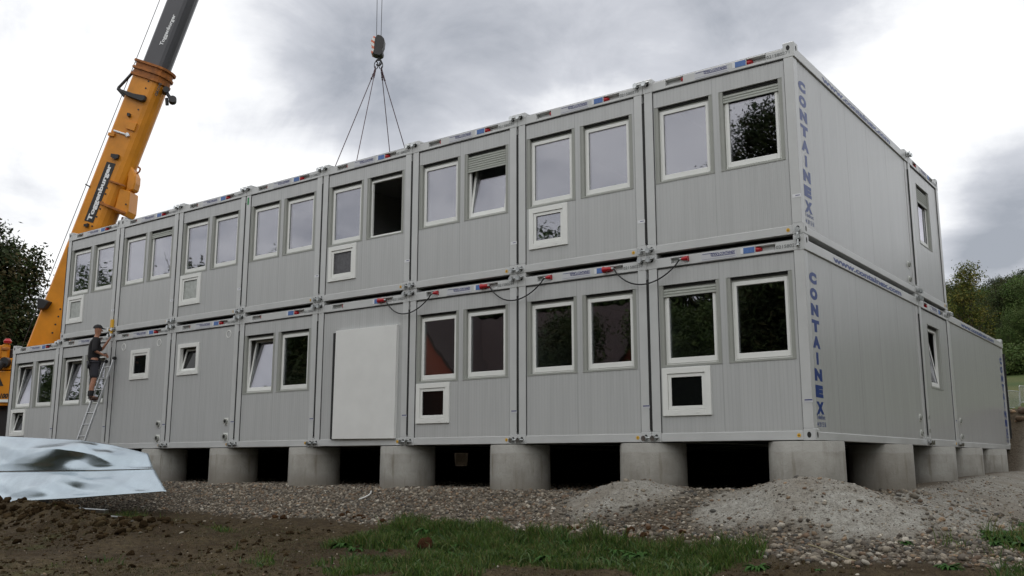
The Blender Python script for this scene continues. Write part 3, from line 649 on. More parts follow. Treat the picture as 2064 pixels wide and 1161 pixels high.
dat_me = {0: MB().box(2.310, -.001, .500, 2.425, .003, .545).mesh('data_sticker', M['sign']), 1: MB().box(2.300, -.001, .515, 2.425, .003, .565).mesh('data_sticker', M['white_sticker'])}
dmark_me = {0: MB().box(2.314, -.0018, .527, 2.421, .002, .542).mesh('sticker_print', M['navy']), 1: MB().box(2.345, -.0018, .538, 2.405, .002, .548).mesh('sticker_print', M['navy'])}
def outlet_meshes():
    pl = MB().box(-.075, -.005, -.085, .075, .012, .085).mesh('pipe_outlet', M['pvc']); ring = disc(MB(), 0, 0, .062, -.05, -.004, 18, .045).mesh('collar', M['rail'])
    dk = disc(MB(), 0, 0, .044, -.03, -.0055, 18).mesh('bore', M['seal']); return pl, ring, dk
outl = outlet_meshes()
def add_outlet(parent, x, z, s=1., rz=0, y=.024, inner=False):
    o = link('pipe_outlet', outl[0], parent, (x, y, z), (0, 0, rz)); o.scale = (s, s, s)
    link('collar', outl[1], o); link('bore', outl[2], o)
ring_me = disc(MB(), 0, 0, .085, -.006, .004, 24, .070).mesh('vent_ring', M['pvc'])

def side_text(parent, x, sgn, y_at):
    """lettering on the long side: sgn=+1 right side; y_at maps reading direction to local y"""
    mb = MB()
    xp = x
    def run(txt, a0, a1, z0, z1, bold, xo=0):
        p0, p1 = y_at(a0), y_at(a1); text(mb, txt, (xp+xo, p0, z0), (0, p1-p0, 0), (0, 0, z1-z0), bold)
    for k, ch in enumerate('CONTAINEX'):
        zt = 2.318-k*.2245; wd = .085 if ch == 'I' else .30
        c_ = .335; run(ch, c_-wd/2, c_+wd/2, zt-.168, zt, .035 if ch == 'I' else .085)
    return mb, run
def make_container(name, label, group, loc, rz=0, up=0, idx=0, windows=(), vents=(), extras=(), sign=True, sock=True, board=False, letters=None, front=True, openings=()):
    t = thing(name, label, 'office container', loc, rz, group)
    link('frame', frame_me, t); h = link('lifting_hole', holes_me, t)
    link('joint_seal', seal_strip_me, t); link('panel_gap_shade', panel_gap_shade_me, t)
    link('roof', roof_me, t); link('floor', floor_me, t); link('side_wall', left_me, t); link('side_wall', right_me, t); link('rear_wall', back_me, t); link('inner_lining', lin_me, t)
    ops = []
    for w_ in windows: ops.append((w_[0], WZ, w_[0]+WW, WZ+WH))
    for v in vents: ops.append((v[0]+.085, v[1]+.085, v[0]+VW-.085, v[1]+VH-.085))
    ops = tuple(sorted(ops)); link('front_wall', cached(('w', ops), lambda: wall_me(ops)), t)
    for w_ in windows: add_window(t, w_[0], WZ, *w_[1:])
    for v in vents: add_vent(t, *v)
    if sock:
        link('power_socket', plug_me, t); link('power_inlet', socket_me, t); link('sticker', bst_me, t); link('sticker', wst_me, t)
    if sign:
        p = link('name_plate', plate_me, t); link('lettering', logo_me, p)
    link('number_stamp', number_me(idx), t)
    e = link('earth_sticker', earth_me, t); link('earth_symbol', emark_me, e)
    d = link('data_sticker', dat_me[up], t); link('sticker_print', dmark_me[up], d)
    if letters:
        sgn, kind = letters; x = (CW-.0285) if sgn > 0 else .0285; xb = CW-.002 if sgn > 0 else .002
        y_at = (lambda a: a) if sgn > 0 else (lambda a: .67-a)
        mb, run = side_text(t, x, sgn, y_at)
        run('Telefon:', .165, .515, .285, .350, .012); run('44 201 55 50', .175, .525, .185, .250, .012)
        link('side_lettering', mb.mesh('side_lettering', M['blue']), t)
        mb = MB(); a0, a1 = 1.19, 4.89
        if sgn > 0: text(mb, 'www.containex.com', (xb, a0, 2.612), (0, a1-a0, 0), (0, 0, .088), .045)
        else: text(mb, 'www.containex.com', (xb, a1, 2.612), (0, a0-a1, 0), (0, 0, .088), .045)
        link('web_lettering', mb.mesh('web_lettering', M['blue']), t)
    return t
L, RR = WX
OR = ['first', 'second', 'third', 'fourth', 'fifth', 'sixth', 'seventh', 'eighth', 'ninth']
LOW = [dict(windows=[(L, 'closed', .09), (RR,)], vents=[(.200, .375)]),
       dict(windows=[(L,), (RR,)]),
       dict(windows=[(L,), (RR,)], vents=[(.200, .375)]),
       dict(board=True, sign=False),
       dict(windows=[(L, 'tilt'), (RR,)], sign=False),
       dict(vents=[(.290, 1.605, 'tilt')]),
       dict(vents=[(.846, 1.600)]),
       dict(windows=[(L, 'tilt'), (RR, 'tilt')]),
       dict(windows=[(L, 'tilt'), (RR,)], vents=[(.200, .375, 'tilt')])]
LOWL = ['lower container at the near right corner, vent window bottom left, blue letters down its side', 'second lower container from the right corner, two dark windows and no vent window',
        'third lower container from the right, reddish window reflection, vent window bottom left', 'lower container whose door opening is covered by the tall white board', 'lower container just left of the white board, left window tilted open',
        'windowless lower container with a tilted vent window high on the left', 'windowless lower container right of the ladder, closed vent window near the middle', 'lower container behind the man on the ladder, both windows tilted',
        'leftmost lower container, single storey, vent window at bottom left']
UPP = [dict(windows=[(L,), (RR, 'closed', .09)]),
       dict(windows=[(L,), (RR,)], vents=[(.235, .375, 'closed', 'clear')]),
       dict(windows=[(L,), (RR, 'tilt', .27)]),
       dict(windows=[(L,), (RR, 'open')], vents=[(.240, .375, 'closed', 'frosted_dark')]),
       dict(windows=[(L,), (RR,)]),
       dict(windows=[(L,), (RR,)], vents=[(.200, .375, 'closed', 'frosted')]),
       dict(windows=[(L,), (RR, 'closed', .12)]),
       dict(windows=[(L,), (RR,)], vents=[(.200, .375, 'closed', 'frosted')])]
UPPL = ['upper container at the near right corner, pale blue letters down its side', 'second upper container from the right corner, square vent window under its left window', 'third upper container from the right, roller shutter a quarter down over a tilted window',
        'fourth upper container from the right, right window standing open and black, vent window below left', 'fifth upper container from the right, small green sticker on its left post', 'sixth upper container from the right, white frosted vent window at bottom left',
        'seventh upper container from the right, no vent window, right shutter slightly lowered', 'leftmost upper container, vent window at bottom left, crane boom behind']
for i, d in enumerate(LOW):
    d = dict(d); bd = d.pop('board', False)
    t = make_container('office_container', LOWL[i], 'grey office containers of the lower front row', (-(i+1)*PW+.0025, 0, 0), 0, 0, i, letters=(1, 0) if i == 0 else None, **d)
    if i in (5, 6):
        add_outlet(t, 2.140, .545, .9); add_outlet(t, 2.140, .225)
        for rx_ in ((2.065,) if i == 5 else (.500, 1.950)): link('vent_ring', ring_me, t, (rx_, .024, 2.410))
    if i == 0:
        for z_ in (.22, .50): add_outlet(t, CW, z_, .75, R(90))
        for o in [c for c in t.children if c.name.startswith('pipe_outlet')]: o.location = (CW-.030, 5.66, o.location.z)
for i, d in enumerate(UPP):
    t = make_container('office_container', UPPL[i], 'grey office containers of the upper front row', (-(i+1)*PW+.0025, 0, H), 0, 1, i+9, letters=(1, 0) if i == 0 else None, **d)
    if i == 0:
        for z_ in (.22, .50): add_outlet(t, CW, z_, .75, R(90))
        for o in [c for c in t.children if c.name.startswith('pipe_outlet')]: o.location = (CW-.030, 5.66, o.location.z)
    if i == 4: link('green_sticker', MB().box(.055, -.001, 2.38, .105, .003, 2.54).mesh('green_sticker', M['green']), t)
# white board over the door opening of the fourth lower container
bx = -4*PW+.0025
bb = MB(); bb.add([(.575, -.055, .135), (2.175, -.055, .125), (2.190, -.055, 2.180), (.590, -.055, 2.190), (.575, .020, .135), (2.175, .020, .125), (2.190, .020, 2.180), (.590, .020, 2.190)], [(0, 3, 2, 1), (4, 5, 6, 7), (0, 1, 5, 4), (1, 2, 6, 5), (2, 3, 7, 6), (3, 0, 4, 7)])
tag(link('cover_board', bb.mesh('cover_board', M['board'], bevel=.003), None, (bx, 0, 0)), 'tall plain white board covering the door opening', 'board')
tag(link('dark_edge_strip', MB().box(.500, -.035, .132, .552, .022, 2.155).mesh('dark_edge_strip', M['seal']), None, (bx, 0, 0)), 'narrow dark upright strip along the left edge of the white board', 'strip')  # plain dark strip beside the board
# corridor containers, short end turned to the right-hand side
def window_end(t, st, shutter): add_window(t, .625, WZ, st, shutter)
for lev, lab, st, sh in ((0, 'lower corridor container seen end-on on the right side, narrow window tilted open', 'tilt', 0), (1, 'upper corridor container seen end-on on the right side, window with shutter part lowered', 'closed', .27)):
    t = make_container('corridor_container', lab, 'corridor containers between the two rows', (0, 6.068, lev*H), R(90), lev, 20+lev, windows=[(.625, st, sh)])
    if lev == 0:
        add_outlet(t, .12, .28, .6); add_outlet(t, .12, .52, .6)
t = make_container('office_container', 'lower container at the far right corner, blue letters down its far end', 'grey office containers of the rear row', (0.0, 6.068+PW+CL, 0), R(180), 0, 22, letters=(-1, 0))
for z_ in (.22, .55): add_outlet(t, 0, z_, .7, R(-90))
for o in [c for c in t.children if c.name.startswith('pipe_outlet')]: o.location = (.030, 5.62, o.location.z)
# the rest of the building, closed backs only, so it stands as a whole block
def plain(label, loc, rz, group, cat='office container'):
    t = thing('office_container', label, cat, loc, rz, group)
    for nm, me in (('frame', frame_me), ('roof', roof_me), ('floor', floor_me), ('side_wall', left_me), ('side_wall', right_me), ('rear_wall', back_me), ('front_wall', cached(('w', ()), lambda: wall_me(())))): link(nm, me, t)
for k in range(1, 9): plain('plain grey container in the rear row behind the front rows', (-k*PW, 6.068+PW+CL, 0), R(180), 'hidden containers of the rear row')
for k in range(1, 4):
    for lev in (0, 1):
        if lev == 1 and k == 3: continue
        plain('plain grey corridor container inside the building block', (-k*6.066, 6.068, lev*H), R(90), 'hidden corridor containers')

# clamps bolting neighbouring corner castings together
def clamp_mb():
    mb = MB(); mb.tube((-.085, -.045, 0), (.085, -.045, 0), .013, n=10)
    for x in (-.088, .060): mb.tube((x-.008, -.075, -.004), (x-.002, -.028, -.004), .040, n=16)
    mb.tube((-.10, -.045, 0), (-.13, -.045, 0), .020, n=6); mb.tube((.085, -.045, .004), (.150, -.045, .004), .017, n=6)
    for x in (-.075, .075): mb.box(x-.018, -.035, -.014, x+.018, .012, .02)
    return mb.mesh('container_clamp', M['zinc'])
clamp_me = clamp_mb()
def clamp(x, z, lab, y=0, rz=0):
    tag(link('container_clamp', clamp_me, None, (x, y, z), (0, 0, rz)), lab, 'clamp', 'galvanised clamps between container corners')
for k in range(1, 7): clamp(-k*PW, 2*H-.075, 'galvanised clamp on the roof edge at the %s upper joint from the right' % OR[k-1])
for k in range(1, 8):
    clamp(-k*PW, H+.062, 'galvanised clamp at the foot of the upper row, %s joint from the right' % OR[k-1])
    clamp(-k*PW, H-.080, 'galvanised clamp at the head of the lower row, %s joint from the right' % OR[k-1])
for k in range(1, 8): clamp(-k*PW, .062, 'galvanised clamp just above the piers, %s joint from the right' % OR[k-1])
clamp(-8*PW, H-.08, 'galvanised clamp on the roof joint of the two single-storey leftmost containers')
for y_, z_, lab in ((6.064, .06, 'galvanised clamp low on the side between near container and corridor container'), (6.064, H-.08, 'galvanised clamp at mid height on the side, lower of the pair'), (6.064, H+.06, 'galvanised clamp at mid height on the side, upper of the pair'), (6.064, 2*H-.08, 'galvanised clamp on the roof edge of the right side'),
                    (8.507, .06, 'galvanised clamp low on the side before the far container'), (8.507, H-.08, 'galvanised clamp at roof level where the single-storey rear part begins')):
    clamp(0, z_, lab, y_, R(90))
v = MB(); v.tube((-.085, -.03, H+.055), (-.085, -.03, H-.05), .022, n=8); v.tube((-.085, -.03, H-.05), (-.085, -.03, H-.17), .012, n=8); v.tube((-.1, -.03, H-.17), (-.07, -.03, H-.17), .026, n=10); v.tube((-.085, -.055, H+.05), (-.085, .01, H+.05), .036, n=14); v.tube((-.085, -.055, H-.05), (-.085, .01, H-.05), .034, n=14)
tag(link('container_clamp', v.mesh('container_clamp', M['zinc'])), 'upright galvanised clamp at the right corner joining upper and lower container', 'clamp', 'galvanised clamps between container corners')
b_ = MB(); b_.box(-.045, -.055, H+.10, .045, -.004, H+.30); b_.box(-.03, -.05, H-.05, .03, -.01, H+.06); b_.tube((-.07, -.04, H+.04), (.07, -.04, H+.04), .03, n=10)
tag(link('positioning_tool', b_.mesh('positioning_tool', M['yellow'], bevel=.005), None, (-7*PW, 0, 0)), 'yellow clamp tool on the joint above the hand of the man on the ladder', 'tool')

# power cables looping between neighbouring containers
def cable(x0, lab):
    t = thing('power_cable', lab, 'cable', (x0, 0, 0), 0, 'black power cables looping across the container joints')
    a = Vector((-.565, -.02, 2.672)); c_ = Vector((.565, -.02, 2.676)); pts = []
    for k in range(25):
        s = k/24; x = a.x+(c_.x-a.x)*s; sag = .335*(1-(2*s-1)**2)**.85; pts.append((x, -.035-.045*math.sin(math.pi*s), 2.672-sag*(1-.1*s)))
    link('cable', MB().sweep(pts, .0115).mesh('cable', M['black']), t)
    pb = MB()
    pb.tube((-.735, -.030, 2.672), (-.64, -.03, 2.672), .040, .032, 12); pb.tube((-.64, -.03, 2.672), (-.60, -.028, 2.672), .03, .022, 12); pb.tube((-.76, -.02, 2.672), (-.735, -.02, 2.672), .05, .046, 12); link('plug', pb.mesh('plug', M['red']), t)
    pb = MB(); pb.tube((.695, -.015, 2.676), (.62, -.015, 2.676), .037, .03, 12); pb.tube((.62, -.015, 2.676), (.59, -.018, 2.676), .028, .02, 12); link('plug', pb.mesh('plug', M['red']), t)
    pb = MB(); pb.tube((-.60, -.028, 2.672), (-.56, -.026, 2.672), .022, .016, 10); pb.tube((.59, -.018, 2.676), (.55, -.02, 2.67), .02, .015, 10); link('cable_gland', pb.mesh('cable_gland', M['zinc']), t)
for k, lab in ((1, 'black cable loop with red plugs at the joint nearest the right corner'), (2, 'black cable loop with red plugs, middle one of three'), (3, 'black cable loop with red plugs above and right of the white board')): cable(-k*PW, lab)

# ------------------------------------------------------------------ piers
def pier_mesh():
    n = 40; mb = MB(); zs = [-1.5, -.55, -.02, -.008]; rs_ = [.503, .503, .5, .49]
    vs = [(r_*math.cos(2*math.pi*k/n), r_*math.sin(2*math.pi*k/n), z) for z, r_ in zip(zs, rs_) for k in range(n)]
    mb.add(vs, [(j*n+k, j*n+(k+1) % n, (j+1)*n+(k+1) % n, (j+1)*n+k) for j in range(3) for k in range(n)], True); mb.add(vs[-n:], [tuple(range(n))])
    return mb.mesh('concrete_pier', M['concrete'])
pier_me = pier_mesh()
PX = [-.28, -2.63, -5.12, -7.65, -10.15, -12.68, -15.2, -17.5, -19.7, -21.7]
for j, y in enumerate([.40, 3.7, 6.75, 9.25, 12.0, 14.9]):
    for i, x in enumerate(PX):
        if (j == 5 and i > 0) or (j > 0 and i > 0): continue
        if j == 0: lab = 'round concrete pier under the front, %s from the near right corner' % (OR+['tenth'])[i]
        elif i == 0: lab = 'round concrete pier on the right side, %s behind the corner pier' % OR[j-1]; x = -.22
        else: lab = 'concrete pier standing in the dark under the building'
        tag(link('concrete_pier', pier_me, None, (x, y, 0), (0, 0, .7*i+1.1*j)), lab, 'pier', 'round concrete piers')
# ------------------------------------------------------------------ sheet metal pile, left foreground
def P3(px, py, dep): return CAMP + (cf + cr*((px-1032)/1905.36) - cu*((py-580.5)/1905.36))*dep
def gz(x, y): return float(height(np.array([x]), np.array([y]))[0])
def sheet(rows, n=90, amp=.02, seed=1, th=.004):
    """rows: polylines (same count) from bottom to top, interpolated into a dented sheet"""
    rows = [np.array(r, float) for r in rows]; U = np.linspace(0, 1, n)
    def res(r): s = np.linspace(0, 1, len(r)); return np.stack([np.interp(U, s, r[:, k]) for k in range(3)], -1)
    R0 = [res(r) for r in rows]; m_ = 26; G = []
    for a, b in zip(R0[:-1], R0[1:]):
        for k in range(m_): G.append(a+(b-a)*k/m_)
    G.append(R0[-1]); G = np.array(G)
    du, dv = np.gradient(G, axis=1), np.gradient(G, axis=0); nn = np.cross(du, dv); nn /= np.linalg.norm(nn, axis=-1, keepdims=True)+1e-9
    sgn = np.sign((nn*np.array([.5, -1, .3])).sum(-1, keepdims=True)); nn *= sgn
    s_, t_ = np.meshgrid(np.linspace(0, 7, n), np.linspace(0, 1.6, len(G)))
    d = amp*grid_noise(s_, t_, .45, seed, 2, .35)
    for cx_, cy_, r_, a_ in [(1.0, .5, .5, -.05), (3.0, .9, .5, .05), (4.9, .5, .3, -.04), (5.8, .9, .3, .035), (6.4, .4, .25, -.03), (2.2, 1.1, .4, -.05), (5.3, 1.2, .22, -.025), (4.0, .5, .35, .04)]:
        d += a_*np.exp(-((s_-cx_)**2+(t_-cy_)**2)/r_**2)
    for x0_, y0_, x1_, y1_, a_ in ((4.3, 1.5, 6.3, .2, .04), (1.6, 1.4, 3.4, .1, -.028), (2.6, .1, 5.2, 1.3, .025), (.2, .2, 1.5, 1.3, .028)):   # pressed folds
        L_ = math.hypot(x1_-x0_, y1_-y0_); ds = np.abs((s_-x0_)*(y1_-y0_)-(t_-y0_)*(x1_-x0_))/L_; al = ((s_-x0_)*(x1_-x0_)+(t_-y0_)*(y1_-y0_))/L_**2
        d += a_*np.clip(1-ds/.45, 0, 1)*np.clip(np.minimum(al, 1-al)*3+.3, 0, 1)
    tt_ = np.linspace(0, 1, len(G))[:, None]; d = d*np.clip(np.minimum(tt_, 1-tt_)*6, .08, 1); G = G+nn*d[..., None]; k = G.shape[0]*n; V = np.concatenate([G.reshape(-1, 3), (G-nn*th).reshape(-1, 3)])
    I_ = np.arange(k).reshape(G.shape[0], n); Fq = np.stack([I_[:-1, :-1], I_[:-1, 1:], I_[1:, 1:], I_[1:, :-1]], -1).reshape(-1, 4)
    edge = [(a, b) for a, b in zip(list(I_[0, :-1])+list(I_[:-1, -1])+list(I_[-1, ::-1][:-1])+list(I_[::-1, 0][:-1]), list(I_[0, 1:])+list(I_[1:, -1])+list(I_[-1, ::-1][1:])+list(I_[::-1, 0][1:]))]
    Fe = np.array([(b, a, a+k, b+k) for a, b in edge])
    return V, np.concatenate([Fq, Fq[:, ::-1]+k, Fe])
M['sheet'] = mat('galvanised_sheet', (.47, .55, .60), .24, 1, var=.22, vscale=.8, bump=.10, bscale=2.2)
t = thing('metal_sheet_pile', 'big dented shiny galvanised metal sheets lying in the left foreground', 'metal sheets', (-15, -2.3, 0))
def sh(name, rows, seed, amp=.02):
    V, Fq = sheet(rows, seed=seed, amp=amp); V = V-np.array([-15, -2.3, 0]); link(name, np_mesh(name, V, Fq, M['sheet'], True), t)
sh('lower_sheet', [[(-21.5, -2.75, -1.40), (-18.5, -2.62, -1.283), (-16.485, -2.6, -1.145), (-14.294, -2.6, -1.021), (-12.285, -2.6, -.893), (-10.704, -2.5, -.794)],
                   [(-22.5, -2.3, -.62), (-19.72, -2.17, -.545), (-17.56, -2.17, -.515), (-15.5, -2.17, -.49), (-13.6, -2.17, -.465), (-11.74, -2.10, -.415)]], 3, .03)
sh('upper_sheet', [[(-22.5, -2.2, -.60), (-19.72, -2.15, -.538), (-17.56, -2.16, -.505), (-15.5, -2.16, -.48), (-13.6, -2.15, -.455), (-11.77, -2.1, -.407)],
                   [(-23.2, -1.95, .0), (-20.4, -1.93, -.02), (-18.1, -1.90, -.04), (-15.2, -2.10, -.02), (-13.7, -2.02, -.17), (-12.1, -1.95, -.27)],
                   [(-23.6, -1.75, .42), (-20.8, -1.75, .366), (-18.57, -1.75, .296), (-15.05, -1.75, .165), (-13.75, -1.75, .045), (-12.43, -1.8, -.129)]], 9, .035)
for x in (-18.8, -16.2): link('support_timber', MB().box(x-.06, -1.95, gz(x, -2.1)-.1, x+.06, -1.72, -.75).mesh('support_timber', M['under']), t, (15, 2.3, 0))
for (x, y, lx, rz, lab) in ((-12.35, -2.95, .42, .2, 'longer light grey metal offcut lying on the soil under the sheet edge'), (-11.65, -2.9, .30, .12, 'shorter light metal offcut lying on soil right of the longer one')):
    tag(link('metal_offcut', MB().box(-lx, -.05, 0, lx, .05, .06).mesh('metal_offcut', M['zinc'], bevel=.004), None, (x, y, gz(x, y)+.03), (.04, .02, rz)), lab, 'metal offcut')
pts = [(-7.62+.12*k-.02*k*k, -.55-.11*k, gz(-7.62+.12*k, -.55-.11*k)+.05-.004*k) for k in range(5)]
tag(link('plastic_tube', MB().sweep(pts, .013).mesh('plastic_tube', M['pvc'])), 'thin white plastic tube sticking out of the gravel beside a pier', 'tube')
pts = [(.55+.13*k, -2.05-.09*k+.02*math.sin(k*2), gz(.55+.13*k, -2.05-.09*k)+.035) for k in range(6)]
M['straw'] = mat('dry_stalk', (.30, .26, .15), .8)
tag(link('dry_stalk', MB().sweep(pts, .006).mesh('dry_stalk', M['straw'])), 'pale dry stalk lying on the stones at lower right', 'stalk')

# ------------------------------------------------------------------ mobile crane
M['crane'] = mat('crane_yellow', (.72, .27, .010), .42, var=.22, vscale=1.6, bump=.03, bscale=6)
M['boomgrey'] = mat('boom_grey', (.075, .075, .085), .35, var=.25, vscale=.6)
M['dark'] = mat('dark_metal', (.022, .022, .024), .5, var=.3)
M['rust'] = mat('worn_orange', (.42, .14, .02), .6, var=.5, vscale=5)
M['wletter'] = mat('white_lettering', (.82, .83, .84), .4)
M['tyre'] = mat('tyre_rubber', (.02, .02, .02), .8)
M['chain'] = mat('sling_steel', (.09, .045, .055), .5, .3, var=.4, vscale=9)
O = P3(104, 689, 32.0); TIP = P3(763, -1005, 35.86)
A = (TIP-O).normalized(); Sd = A.cross(cf).normalized(); Sd = Sd if Sd.dot(cr) > 0 else -Sd; Fd = Sd.cross(A).normalized(); Fd = Fd if Fd.dot(cf) < 0 else -Fd
LEN = (TIP-O).length; SC = 59.54
def onb(px, py, h):                          # point of the boom's side plane, h metres in front of its axis
    d = (cf + cr*((px-1032)/1905.36) - cu*((py-580.5)/1905.36)); q = O+Fd*h
    return CAMP + d*((q-CAMP).dot(Fd)/d.dot(Fd))
def tof(px, py): return (onb(px, py, 0)-O).dot(A)
PIV = O-A*2.05
crane = thing('mobile_crane', 'orange mobile crane behind the left end, grey telescopic boom raised', 'crane', (PIV.x, PIV.y, gz(PIV.x, PIV.y)))
CO = Vector(crane.location)
def cl_(name, mb, m, parent=None, bevel=0):
    mb.v = [tuple(Vector(p)-CO) for p in mb.v]; return link(name, mb.mesh(name, m, bevel), parent or crane)
def section(w_, d_, rnd=.35):
    """boom outline in (S,F): flat left/top edge, rounded underside on the right"""
    a, b = w_/2, d_/2; pts = [(-a, -b+.06), (-a, b-.06), (-a+.06, b), (a*.35, b)]
    for k in range(1, 8):
        t_ = math.pi/2-math.pi*k/8; pts.append((a*.35+a*.65*math.cos(t_), b*math.sin(t_)))
    pts += [(a*.35, -b), (-a+.06, -b)]; return pts
def boom_part(t0, t1, w_, d_, s_off=0):
    return MB().prism(section(w_, d_), t0, t1, lambda u, v, h: O+A*h+Sd*(u+s_off)+Fd*v)
tc_ = tof(318, 140)
ob = cl_('boom', boom_part(-2.7, tc_, 1.10, .92), M['crane'], bevel=0)
tt = [tc_, tc_+8.5, tc_+14, tc_+19, LEN]; ws = [.86, .78, .70, .62]
for k in range(4):
    w_ = ws[k]; tel = cl_('telescopic_boom', boom_part(tt[k]-.2, tt[k+1], w_, w_*.92), M['boomgrey'])
    if k: cl_('collar', MB().prism(section(ws[k-1]+.12, (ws[k-1]+.12)*.9), tt[k]-.12, tt[k]+.05, lambda u, v, h: O+A*h+Sd*u+Fd*v), M['rust'], tel)
# collars at the mouth of the base section
for k, dt in enumerate((-.06, -.30, -.54)):
    cl_('collar', MB().prism(section(1.30-.03*k, 1.14-.02*k), tc_+dt, tc_+dt+.075, lambda u, v, h: O+A*h+Sd*u+Fd*v), M['rust'])
cl_('collar_band', boom_part(tc_-.5, tc_, 1.16, .99), M['rust'])
# head with sheaves
hd = MB(); hd.prism([(-.45, -.3), (.45, -.5), (.75, .1), (.35, .55), (-.35, .4)], -.3, .3, lambda u, v, h: TIP+Sd*u+A*v+Fd*h); cl_('boom_head', hd, M['crane'])
hsh = MB()
hsh.tube(TIP+Sd*.45+Fd*.16, TIP+Sd*.45+Fd*.26, .33, n=20); cl_('sheave', hsh, M['dark'])
# strengthening plates and cylinder head on the underside
def plate(poly, h0, h1): return MB().prism([( (onb(x, y, 0)-O).dot(Sd), (onb(x, y, 0)-O).dot(A)) for x, y in poly], h0, h1, lambda u, v, h: O+A*v+Sd*u+Fd*h)
cl_('boom_bulge', plate([(258, 316), (268, 334), (275, 348), (279, 358), (278, 372), (274, 386), (258, 390), (262, 360)], -.26, .26), M['crane'], bevel=.04)
cl_('cylinder_bracket', plate([(250, 384), (271, 390), (267, 430), (261, 441), (238, 430)], -.40, .40), M['crane'], bevel=.03)
for pa_ in (((214, 412), (262, 432), (262, 436), (213, 417)), ((232, 369), (262, 379), (262, 382), (231, 372))): cl_('stiffener', plate(pa_, .40, .53), M['rust'])
cyl = MB(); ca = onb(255, 440, 0); cb = PIV+Vector((1.6*.87, 1.6*.45, -.7)); cyl.tube(cb, cb+(ca-cb)*.55, .24, n=18); cl_('luffing_cylinder', cyl, M['crane'])
rod = MB(); rod.tube(cb+(ca-cb)*.55, ca, .16, n=16); cl_('cylinder_rod', rod, M['zinc'])
# name board and lettering on the boom side
nb_ = MB(); h_ = .475; q4 = [onb(215.2, 325.6, h_), onb(232.9, 330, h_), onb(187.3, 449.3, h_), onb(169.8, 444.2, h_)]
nb_.add([p for p in q4]+[p-Fd*.05 for p in q4], [(0, 1, 2, 3), (4, 7, 6, 5), (0, 4, 5, 1), (1, 5, 6, 2), (2, 6, 7, 3), (3, 7, 4, 0)]); nbo = cl_('name_board', nb_, M['dark'])
def boom_text(txt, p0, p1, hpx, h, bold=.05):
    a = onb(*p0, h); b = onb(*p1, h); u = b-a; v_ = Fd.cross(u).normalized()
    v_ = v_ if v_.dot(Sd) < 0 else -v_
    mb = MB(); text(mb, txt, a, u, v_*(hpx/SC), bold); return mb
cl_('name_lettering', boom_text('Toggenburger', (186, 446.5), (228, 333), 11.5, h_+.006, .045), M['wletter'], nbo)
cl_('boom_lettering', boom_text('Toggenburger', (329.5, 93), (356.5, 31), 9.5, .402, .03), M['wletter'])
cl_('maker_lettering', boom_text('GROVE', (317, 194), (327, 168), 6.5, .468, .04), M['dark'])
# fittings
fit = MB()
for x, y in ((299.5, 164), (294, 178), (279, 221), (202, 421), (207, 408), (216, 379), (213, 391), (195, 437), (122, 623), (118, 638), (112, 654), (106, 671), (186, 456), (254, 412)):
    c = onb(x, y, .455); fit.tube(c, c+Fd*.02, .03, n=10)
cl_('bolt_hole', fit, M['dark'])
mb = MB(); mb.prism([((onb(x, y, 0)-O).dot(Sd), (onb(x, y, 0)-O).dot(A)) for x, y in ((257, 191), (283, 200), (306, 204), (304, 213), (297, 215), (270, 205), (258, 197))], .46, .66, lambda u, v, h: O+A*v+Sd*u+Fd*h); cl_('rope_winder', mb, M['dark'], bevel=.02)
mb = MB(); fr_ = [onb(x, y, .3) for x, y in ((274, 139), (255, 160), (238, 178), (252, 194), (262, 190), (268, 180))]; mb.path(fr_[:4]+[fr_[4]], .05); mb.path([fr_[2], fr_[3]], .065); mb.path([fr_[4], fr_[5]], .035)
for p in ((274, 136), (279, 129), (284, 124)):
    c = onb(*p, .3); mb.prism([(-.09, .0), (.2, -.12), (.2, -.02)], -.15, .15, lambda u, v, h, c=c: c+Sd*u+A*v+Fd*h)
cl_('rope_guide', mb, M['dark'])
mb = MB(); mb.tube(onb(229, 263, .5), onb(257, 272, .5), .035, n=8); mb.tube(onb(255, 269, .5), onb(258, 275, .5), .07, n=8); cl_('grab_bar', mb, M['wletter'])
for pa_ in (((267, 254), (287, 257), (281, 272), (265, 267)), ((231, 275), (243, 277), (241, 283), (229, 281))): cl_('bracket_plate', plate(pa_, .45, .55), M['crane'])
mb = MB()
for poly in (((237, 318), (252, 320), (250, 327), (243, 329), (236, 324)), ((269, 237), (274, 238), (273, 244), (268, 243)), ((183, 458), (191, 456), (190, 463), (183, 462))):
    mb.prism([((onb(x, y, 0)-O).dot(Sd), (onb(x, y, 0)-O).dot(A)) for x, y in poly], .45, .60, lambda u, v, h: O+A*v+Sd*u+Fd*h)
cl_('fitting', mb, M['dark'])
mb = MB(); mb.path([onb(x, y, .3) for x, y in ((333, 176), (338, 190), (345, 200))], .06); mb.tube(onb(348, 199, .4), onb(348, 205, .2), .13, n=12); mb.tube(onb(335, 180, .4), onb(333, 186, .1), .11, n=12); mb.tube(onb(336, 198, .2), onb(337, 212, .2), .06, n=8); cl_('camera_arm', mb, M['dark'])
mb = MB(); mb.path([onb(x, y, .0) for x, y in ((278, 336), (283, 340), (281, 346), (276, 350))], .03); cl_('lug', mb, M['rust'])
mb = MB(); mb.prism([((onb(x, y, 0)-O).dot(Sd), (onb(x, y, 0)-O).dot(A)) for x, y in ((183, 376), (193, 381), (193, 384), (184, 379))], .2, .5, lambda u, v, h: O+A*v+Sd*u+Fd*h); cl_('lug', mb, M['dark'])
mb = MB(); mb.prism([((onb(x, y, 0)-O).dot(Sd), (onb(x, y, 0)-O).dot(A)) for x, y in ((95, 604), (104, 606), (118, 612), (108, 626), (95, 627))], .2, .75, lambda u, v, h: O+A*v+Sd*u+Fd*h); cl_('floodlight', mb, M['dark'], bevel=.02)
